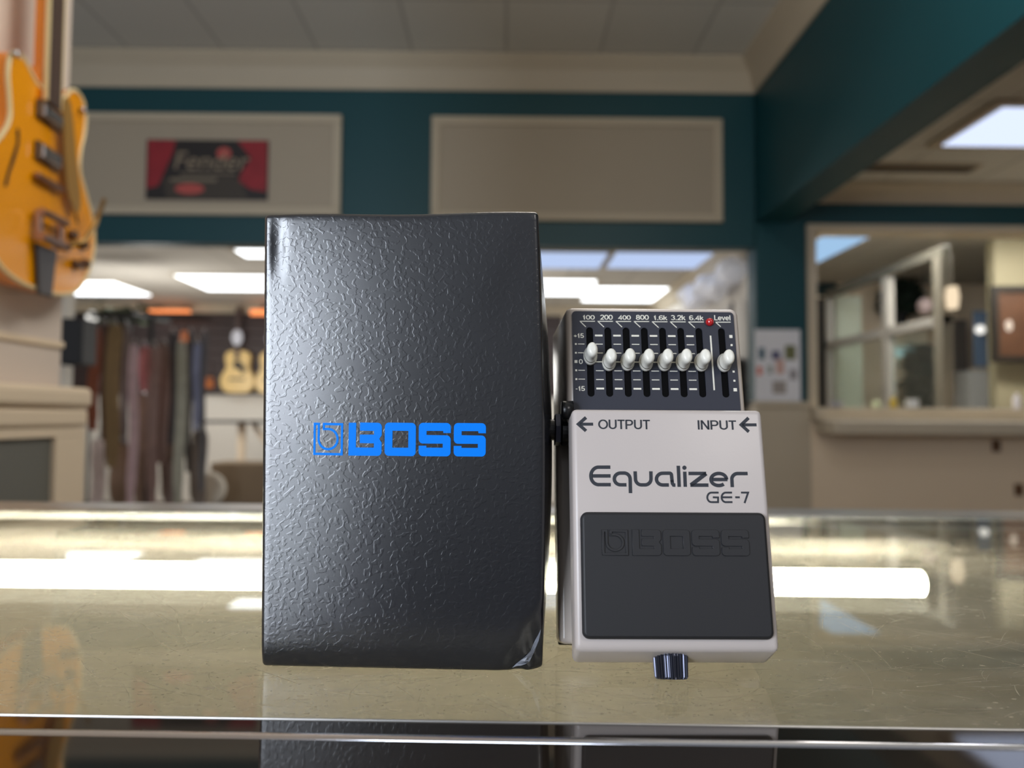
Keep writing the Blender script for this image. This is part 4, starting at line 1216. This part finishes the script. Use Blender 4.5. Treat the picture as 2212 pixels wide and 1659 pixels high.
# trailing plant on the rack top
pl = thing('potted_plant', 'dark green bushy plant on top of the strap rack', 'plant', (at(268, 680, 6.95).x, 6.95, at(268, 695, 6.95).z))
bm = bmesh.new()
for i in range(190):
    c = V((random.gauss(0, 0.13), random.gauss(0, 0.06), abs(random.gauss(0.04, 0.05))))
    a_ = random.uniform(0, 2 * pi); d1 = V((cos(a_), sin(a_) * .5, random.uniform(-.4, .8))).normalized() * 0.06; d2 = d1.orthogonal().normalized() * 0.02
    bm.faces.new([bm.verts.new(c - d1), bm.verts.new(c + d2), bm.verts.new(c + d1), bm.verts.new(c - d2)])
obj('foliage', bm, M['leaf'], pl)
bm = bmesh.new(); lathe(bm, [(0.05, -0.14), (0.075, -0.02), (0.08, 0.0), (0.06, 0.0), (0, -0.01)], 20)
obj('pot', bm, M['dark'], pl, smooth=True)
bm = bmesh.new(); tube(bm, [(0, 0, 0.02 - pl.location.z), (0, 0, -0.135)], 0.014, 10); box(bm, (-0.12, -0.12, 0.001 - pl.location.z), (0.12, 0.12, 0.022 - pl.location.z))
obj('plant_stand', bm, M['dark'], pl)
# white globe lamp next to the plant
lp = thing('globe_lamp', 'small white globe lamp at the left end of the strap rack', 'lamp', (at(199, 680, 6.7).x, 6.7, 0))
bm = bmesh.new(); gz = at(199, 684, 6.7).z
bmesh.ops.create_uvsphere(bm, u_segments=20, v_segments=12, radius=0.05, matrix=Matrix.Translation((0, 0, gz)))
obj('globe', bm, M['white_glow'], lp, smooth=True)
bm = bmesh.new(); tube(bm, [(0, 0, 0.02), (0, 0, gz - 0.045)], 0.012, 10); lathe(bm, [(0.13, 0), (0.13, 0.015), (0, 0.03)], 20)
obj('stand', bm, M['dark'], lp)

# tall table and boxes under the slat wall
YT = 8.3
a = at(446, 912, YT); b = at(640, 905, YT)
tb = thing('bar_table', 'dark tall table on a pale pole under the acoustic guitars', 'table', ((a.x + b.x) / 2, YT, 0))
hw = (b.x - a.x) / 2; tzp = at(515, 908, YT).z
bm = bmesh.new(); box(bm, (-hw, -0.25, tzp - 0.03), (hw, 0.25, tzp), 0.01, 2); obj('table_top', bm, M['dark'], tb)
bm = bmesh.new(); tube(bm, [(-0.1, 0, 0.02), (-0.1, 0, tzp - 0.03)], 0.045, 16); obj('leg', bm, M['beige'], tb)
bm = bmesh.new(); tube(bm, [(0.02, 0, tzp - 0.035), (0.45, 0, 0.35)], 0.03, 10); obj('brace', bm, M['beige'], tb)
obj('foot', bx((-0.4, -0.22, 0.0), (0.25, 0.22, 0.025), 0.008, 1), M['dark'], tb)
cb = obj('cardboard_box', bx((0, -0.2, 0), (0.62, 0.2, 0.36), 0.006, 1), mat('brown card', (122, 104, 82), 0.8, var=0.08), None, (at(484, 1060, 7.9).x, 7.72, 0.0))
cb.scale.z = at(520, 1003, 7.3).z / 0.36
tag(cb, 'dull brown cardboard box on the floor under the tall table', 'box')
bm = bmesh.new(); lathe(bm, [(0.001, 0), (0.14, 0.0), (0.15, 0.02), (0.15, 0.05), (0.12, 0.06), (0.001, 0.06)], 28, Matrix.Translation((0, 0, 0.15)) @ Matrix.Rotation(pi / 2, 4, 'X'))
pd = obj('practice_pad', bm, mat('pale pad', (214, 206, 190), 0.6), None, (at(455, 1055, 7.1).x, 7.1, at(455, 1055, 7.1).z - 0.15)); 
tag(pd, 'pale round disc standing low beside the brown cardboard box', 'drum pad')
bm = bmesh.new(); box(bm, (-0.3, -0.12, 0), (0.25, 0.12, pd.location.z), 0.005, 1)
pc = obj('speaker_cabinet', bm, M['dark'], None, (pd.location.x + 0.05, 7.12, 0)); tag(pc, 'dark floor cabinet carrying the pale round disc', 'cabinet')

# ------------------------------------------------------------------ room behind the interior window
YO = 8.0
OC = Z(1.52)
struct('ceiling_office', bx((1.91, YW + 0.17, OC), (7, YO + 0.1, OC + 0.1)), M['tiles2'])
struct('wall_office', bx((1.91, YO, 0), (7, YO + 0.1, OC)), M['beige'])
struct('wall_office_right', bx((6.9, YW + 0.17, 0), (7, YO - 0.001, OC)), M['beige'])
f_ = on_ceiling(1800, 500, OC)
oc = struct('hidden_fill_panel', bx((2.2, 5.19, OC - 0.03), (4.4, 5.44, OC - 0.0005), 0.005, 1), emat('office fill glow', (1.0, 0.98, 0.93), 26.0))  # glowing panel added out of view behind the header to brighten the office
t = thing('ceiling_light', 'pale blue ceiling light panel in the top left corner of the interior window', 'ceiling light', (at(1790, 520, 6.2).x, 6.25, OC))
obj('light_frame', bx((-0.22, -0.66, -0.012), (0.22, 0.66, -0.0005)), M['cream'], t)
obj('diffuser', bx((-0.18, -0.60, -0.02), (0.18, 0.60, -0.0125), 0.003, 1), emat('sky blue diffuser', (0.42, 0.66, 0.95), 0.85), t)
def wbox(name, px0, py0, px1, py1, y, d, m, lab, cat, bev=0.0, to_floor=False):
    a = at(px0, py1, y); b = at(px1, py0, y)
    o = obj(name, bx((0, 0, 0), (b.x - a.x, d, b.z - (0 if to_floor else a.z)), bev, 2), m, None, (a.x, y, 0 if to_floor else a.z))
    return tag(o, lab, cat)
# dark doorway with a teal head on the back wall
a = at(1764, 640, YO - 0.03); b = at(1803, 640, YO - 0.03)
dr = thing('cabinet_door', 'tall dark door with a teal transom, left inside the interior window', 'door', (a.x, YO, 0))
dz = at(1780, 640, YO - 0.03).z; dt = at(1780, 612, YO - 0.03).z
obj('door_leaf', bx((0, -0.03, 0), (b.x - a.x, -0.001, dz - 0.02)), mat('door dark', (52, 50, 46), 0.5), dr)
obj('transom', bx((-0.02, -0.035, dz + 0.01), (b.x - a.x + 0.02, -0.001, dt)), M['dark_teal'], dr)
# pale curtain
a = at(1808, 880, 7.2); b = at(1860, 640, 7.2)
bm = bmesh.new(); n = 30; W3 = b.x - a.x; zt3 = b.z
rows = []
for i in range(n + 1):
    x = W3 * i / n; yy = 0.04 * sin(i * 1.25)
    rows.append((bm.verts.new((x, yy, 0.02)), bm.verts.new((x, yy * 0.7, zt3))))
for A, B in zip(rows, rows[1:]): bm.faces.new((A[0], B[0], B[1], A[1]))
cu = obj('curtain', bm, mat('pale curtain', (212, 216, 200), 0.7), None, (a.x, 7.2, 0), smooth=True)
tag(cu, 'pale greenish curtain hanging beside the dark door', 'curtain')
# grey storefront partition running away from the viewer at x = 3.05
XPT = 3.06
pa = thing('glass_partition', 'grey metal framed glass partition behind the interior window', 'partition', (XPT, 0, 0))
grey = mat('grey metal frame', (160, 155, 146), 0.5)
def yx(px): return XPT / ((px - CX) / F + math.tan(YAW))
def frame_bar(name, y0_, y1_, z0_, z1_, w_=0.06, m=grey): obj(name, bx((-w_ / 2, y0_, z0_), (w_ / 2, y1_, z1_), 0.004, 1), m, pa)
zh = Z(1.30); zr = Z(0.80)
frame_bar('header', 5.25, 7.2, zh - 0.07, zh, 0.06, mat('dark frame', (96, 92, 80), 0.5))
frame_bar('mid_rail', 5.25, 7.2, zr - 0.05, zr + 0.02)
frame_bar('post', 7.14, 7.2, 0, zh - 0.071); frame_bar('post', 6.02, 6.12, 0, zr - 0.051); frame_bar('post', 6.02, 6.12, zr + 0.021, zh - 0.071); frame_bar('post', 5.25, 5.36, 0, zh - 0.071, 0.08, mat('dark post', (120, 114, 100), 0.5))
frame_bar('pane', 5.37, 7.13, 0.05, zr - 0.052, 0.008, M['clear_glass'])
# things beyond the partition
def blob(name, px, py, y, rx, rz, m, lab, cat, seed=0, ry_=None, amp=0.25):
    c = at(px, py, y); bm = bmesh.new()
    bmesh.ops.create_icosphere(bm, subdivisions=3, radius=1)
    for v_ in bm.verts:
        k = 1 + amp * noise.noise(v_.co * 1.8 + V((seed, 0, 0)))
        v_.co = V((v_.co.x * rx * k, v_.co.y * (ry_ or rx) * k, v_.co.z * rz * k))
    return tag(obj(name, bm, m, None, c, smooth=True), lab, cat)
def bush(name, px, py_top, py_bot, y, w_, lab, hang=False):
    t = thing(name, lab, 'plant', (at(px, 800, y).x, y, 0))
    z1_, z0_ = at(px, py_top, y).z, at(px, py_bot, y).z
    bm = bmesh.new()
    for i in range(420):
        h_ = random.random(); gx_, gy_ = [max(-1.3, min(1.3, random.gauss(0, 1))) for _ in '12']; c = V((gx_ * w_ * (0.5 - 0.25 * abs(h_ - 0.35)), gy_ * w_ * .4, z0_ + (z1_ - z0_) * h_))
        a_ = random.uniform(0, 2 * pi); d1 = V((cos(a_), sin(a_), random.uniform(-.6, .8))).normalized() * 0.09; d2 = d1.orthogonal().normalized() * 0.03
        bm.faces.new([bm.verts.new(c - d1), bm.verts.new(c + d2), bm.verts.new(c + d1), bm.verts.new(c - d2)])
    obj('foliage', bm, mat('plant dark green', (34, 46, 36), 0.6, var=0.3), t)
    bm = bmesh.new()
    if hang: lathe(bm, [(0.05, z0_ - 0.12), (0.09, z0_ + 0.02), (0.07, z0_ + 0.02), (0, z0_)], 20); box(bm, (-0.05, 0.0, z0_ - 0.14), (0.05, YO - y - 0.001, z0_ - 0.121))
    else: lathe(bm, [(0.14, 0), (0.18, 0.3), (0.19, 0.32), (0.15, 0.32), (0, 0.29)], 20); tube(bm, [(0, 0, 0.28), (0.02, 0, z0_ + 0.2)], 0.02, 8)
    obj('wall_planter' if hang else 'pot', bm, M['dark'], t)
bush('potted_tree', 2000, 745, 880, 7.05, 0.24, 'dark green potted plant behind the glass partition')
bush('hanging_plant', 1948, 610, 675, 7.75, 0.24, 'dark spiky plant high on the wall behind the partition', True)
lc_ = wbox('tube_lamp', 1938, 750, 1998, 771, YO - 0.07, 0.068, M['lamp_cyan'], 'pale cyan strip lamp above the dark potted plant', 'lamp', 0.02)
wbox('cork_board', 2008, 690, 2062, 742, YO - 0.03, 0.028, mat('cork tan', (186, 152, 116), 0.7), 'tan cork board on the wall behind the partition', 'board')
pl_ = thing('paper_lantern', 'round pale pink paper lantern hanging behind the partition', 'lantern', at(1998, 661, 6.7))
bm = bmesh.new(); lathe(bm, [(0.02, -0.07), (0.05, -0.05), (0.065, 0), (0.05, 0.05), (0.02, 0.07)], 20); obj('lantern_shade', bm, mat('pale pink paper', (198, 176, 172), 0.6), pl_, smooth=True)
bm = bmesh.new(); tube(bm, [(0, 0, 0.06), (0, 0, OC - pl_.location.z)], 0.004, 6); obj('cord', bm, M['dark'], pl_)
wbox('wardrobe', 2062, 690, 2090, 880, 7.6, 0.3, mat('taupe cabinet', (112, 104, 98), 0.6), 'narrow taupe cabinet beside the dark potted plant', 'cabinet', 0.005, True)
wl = thing('wall_lamp', 'small warm glass lamp on the dark partition post', 'lamp', (XPT + 0.0, 5.19, Z(0.93)))
bm = bmesh.new(); lathe(bm, [(0.001, -0.085), (0.035, -0.08), (0.045, 0.0), (0.035, 0.07), (0.001, 0.075)], 18); obj('lamp_shade', bm, M['lamp_warm'], wl, smooth=True)
obj('lamp_bracket', bx((-0.012, 0.03, -0.015), (0.012, 0.0595, 0.015)), M['dark'], wl)
# bluish pane with a bright bulb, white cupboard below, beige wall with a dark picture
wn = thing('blue_board', 'bluish grey board on the wall right of the partition post', 'board', at(2106, 792, 6.9))
bb = at(2150, 672, 6.9) - at(2106, 792, 6.9)
obj('board_face', bx((0, 0, 0), (bb.x, 0.02, bb.z)), mat('blue grey pane', (112, 132, 158), 0.4), wn)
obj('board_frame', bx((-0.012, 0.005, -0.012), (bb.x + 0.012, 0.03, 0.0)), M['cream'], wn)
bm = bmesh.new(); bmesh.ops.create_uvsphere(bm, u_segments=18, v_segments=10, radius=0.04)
bl_ = obj('light_bulb', bm, M['white_glow'], None, at(2117, 712, 6.8), smooth=True); tag(bl_, 'bright round bulb in front of the bluish board', 'lamp')
wbox('white_cabinet', 2098, 800, 2154, 880, 6.85, 0.3, mat('white cabinet', (206, 204, 196), 0.6), 'white cabinet below the bluish board', 'cabinet', 0.005, True)
a = at(2152, 800, 6.0)
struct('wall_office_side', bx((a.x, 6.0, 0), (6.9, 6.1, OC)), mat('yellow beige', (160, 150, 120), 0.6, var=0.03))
pf = thing('framed_picture', 'dark framed brown picture on the beige wall at the right edge', 'picture', at(2146, 782, 5.9))
pb_ = at(2250, 618, 5.9) - at(2146, 782, 5.9)
bm = bmesh.new()
box(bm, (0, 0, 0), (pb_.x, 0.04, 0.05)); box(bm, (0, 0, pb_.z - 0.05), (pb_.x, 0.04, pb_.z)); box(bm, (0, 0, 0.0505), (0.05, 0.04, pb_.z - 0.0505)); box(bm, (pb_.x - 0.05, 0, 0.0505), (pb_.x, 0.04, pb_.z - 0.0505))
obj('frame', bm, mat('frame black', (44, 38, 32), 0.4), pf)
pic = obj('picture', bx((0.0505, 0.012, 0.0505), (pb_.x - 0.0505, 0.03, pb_.z - 0.0505)), mat('brown picture', (88, 58, 38), 0.5, var=0.45, vscale=6), pf)
bm = bmesh.new(); lathe(bm, [(0.001, 0), (0.028, 0), (0.028, 0.003), (0.001, 0.003)], 18, Matrix.Translation((pb_.x * 0.33, 0.0115, pb_.z * 0.48)) @ Matrix.Rotation(pi / 2, 4, 'X'), 1, 1.6)
obj('pale_spot', bm, mat('pale figure', (196, 180, 168), 0.5), pic)
pf.rotation_euler = (0, 0, -0.05)

# small things on the sill
zs_ = Z(0.1645); 
def sill_thing(name, px, wpx, hpx, c, lab, cat, prof=None):
    y = YW - 0.07; k = y / F; w_ = wpx * k; h_ = hpx * k
    bm = bmesh.new(); prof = prof or [(0.5, 0), (0.5, 0.6), (0.32, 0.78), (0.22, 0.84), (0.22, 1.0), (0, 1.0)]
    lathe(bm, [(r * w_, z * h_) for r, z in prof], 18)
    return tag(obj(name, bm, mat(name, c, 0.4), None, (at(px, 870, y).x, y, zs_), smooth=False), lab, cat)
sill_thing('yellow_bottle', 1930, 16, 26, (196, 168, 50), 'small yellow bottle on the sill shelf of the interior window', 'bottle')
sill_thing('white_mug', 1970, 26, 20, (222, 226, 228), 'small white cup on the sill shelf right of the yellow bottle', 'cup', [(0.36, 0), (0.5, 0.1), (0.5, 1), (0.44, 1), (0.42, 0.15), (0, 0.12)])
sill_thing('white_bottle', 2197, 16, 34, (226, 222, 226), 'small white bottle on the sill shelf near the right edge', 'bottle')
sill_thing('grey_bowl', 1806, 34, 14, (168, 168, 176), 'shallow grey bowl on the left end of the sill shelf', 'bowl', [(0.25, 0), (0.42, 0.3), (0.5, 1), (0.46, 1), (0.36, 0.35), (0, 0.2)])
sill_thing('green_jar', 1893, 20, 18, (196, 204, 160), 'small pale green jar left of the yellow bottle', 'jar')
for px, py, lab in ((2151, 963, 'upper brown outlet plate on the wall under the sill shelf'), (2200, 1058, 'lower brown outlet plate near the right edge of the wall')):
    a = at(px, py, YW)
    o = thing('outlet', lab, 'outlet', (a.x, YW, a.z))
    obj('plate', bx((-0.03, -0.007, -0.04), (0.03, -0.001, 0.04), 0.003, 2), mat('outlet brown', (128, 92, 60), 0.5), o)
    obj('socket_face', bx((-0.016, -0.009, -0.028), (0.016, -0.0072, 0.028), 0.0005, 1), mat('outlet dark', (88, 62, 42), 0.5), o)

# ------------------------------------------------------------------ light
def area(name, loc, target, sx_, sy_, power, c):
    l = bpy.data.lights.new(name, 'AREA'); l.shape = 'RECTANGLE'; l.size = sx_; l.size_y = sy_; l.energy = power; l.color = c
    o = bpy.data.objects.new(name, l); col.objects.link(o); o.location = loc
    o.rotation_euler = (V(target) - V(loc)).to_track_quat('-Z', 'Y').to_euler(); return o


def lamp(name, loc, power, c, r=0.3):
    l = bpy.data.lights.new(name, 'POINT'); l.energy = power; l.color = c; l.shadow_soft_size = r
    o = bpy.data.objects.new(name, l); col.objects.link(o); o.location = loc; return o


area('assumed_left_light', (-2.15, -2.75, Z(0.62)), (-0.1, 0.3, Z(0.1)), 1.4, 1.5, 130, (0.80, 0.88, 1.0))  # unseen area lamp simulating window daylight, assumed from the carton's cool left sheen
area('assumed_front_light', (1.6, -2.4, Z(1.9)), (0.1, 0.4, Z(0.05)), 1.2, 0.8, 22, (1.0, 0.95, 0.90))  # unseen area lamp added to brighten the pedal, its side assumed from the sliders
lamp('hall_fill', (0.2, 1.4, Z(1.35)), 29, (1.0, 0.93, 0.84))  # unseen fill lamp added to brighten the left wall and guitar
lamp('beam_fill', (0.95, 1.9, Z(1.95)), 15, (0.95, 0.97, 1.0), 0.1)  # unseen lamp added to lift the near end of the teal beam
for x in (-3.5, -0.6): lamp('far_shop_fill', (x, 7.3, NC - 0.95), 50, (1.0, 0.97, 0.92))  # unseen fill lamps added to help the ceiling panels light the far shop


wd = bpy.data.worlds.new('world'); scene.world = wd; wd.use_nodes = True
wd.node_tree.nodes['Background'].inputs[0].default_value = (0.92, 0.95, 1.0, 1); wd.node_tree.nodes['Background'].inputs[1].default_value = 0.22

scene.view_settings.view_transform = 'Standard'
scene.view_settings.look = 'None'
scene.view_settings.exposure = 0.0
scene.cycles.use_denoising = True
try: scene.cycles.denoiser = 'OPENIMAGEDENOISE'
except Exception: pass
scene.cycles.max_bounces = 8; scene.cycles.transparent_max_bounces = 16; scene.cycles.diffuse_bounces = 4
scene.cycles.caustics_reflective = False; scene.cycles.caustics_refractive = False
scene.cycles.sample_clamp_indirect = 6
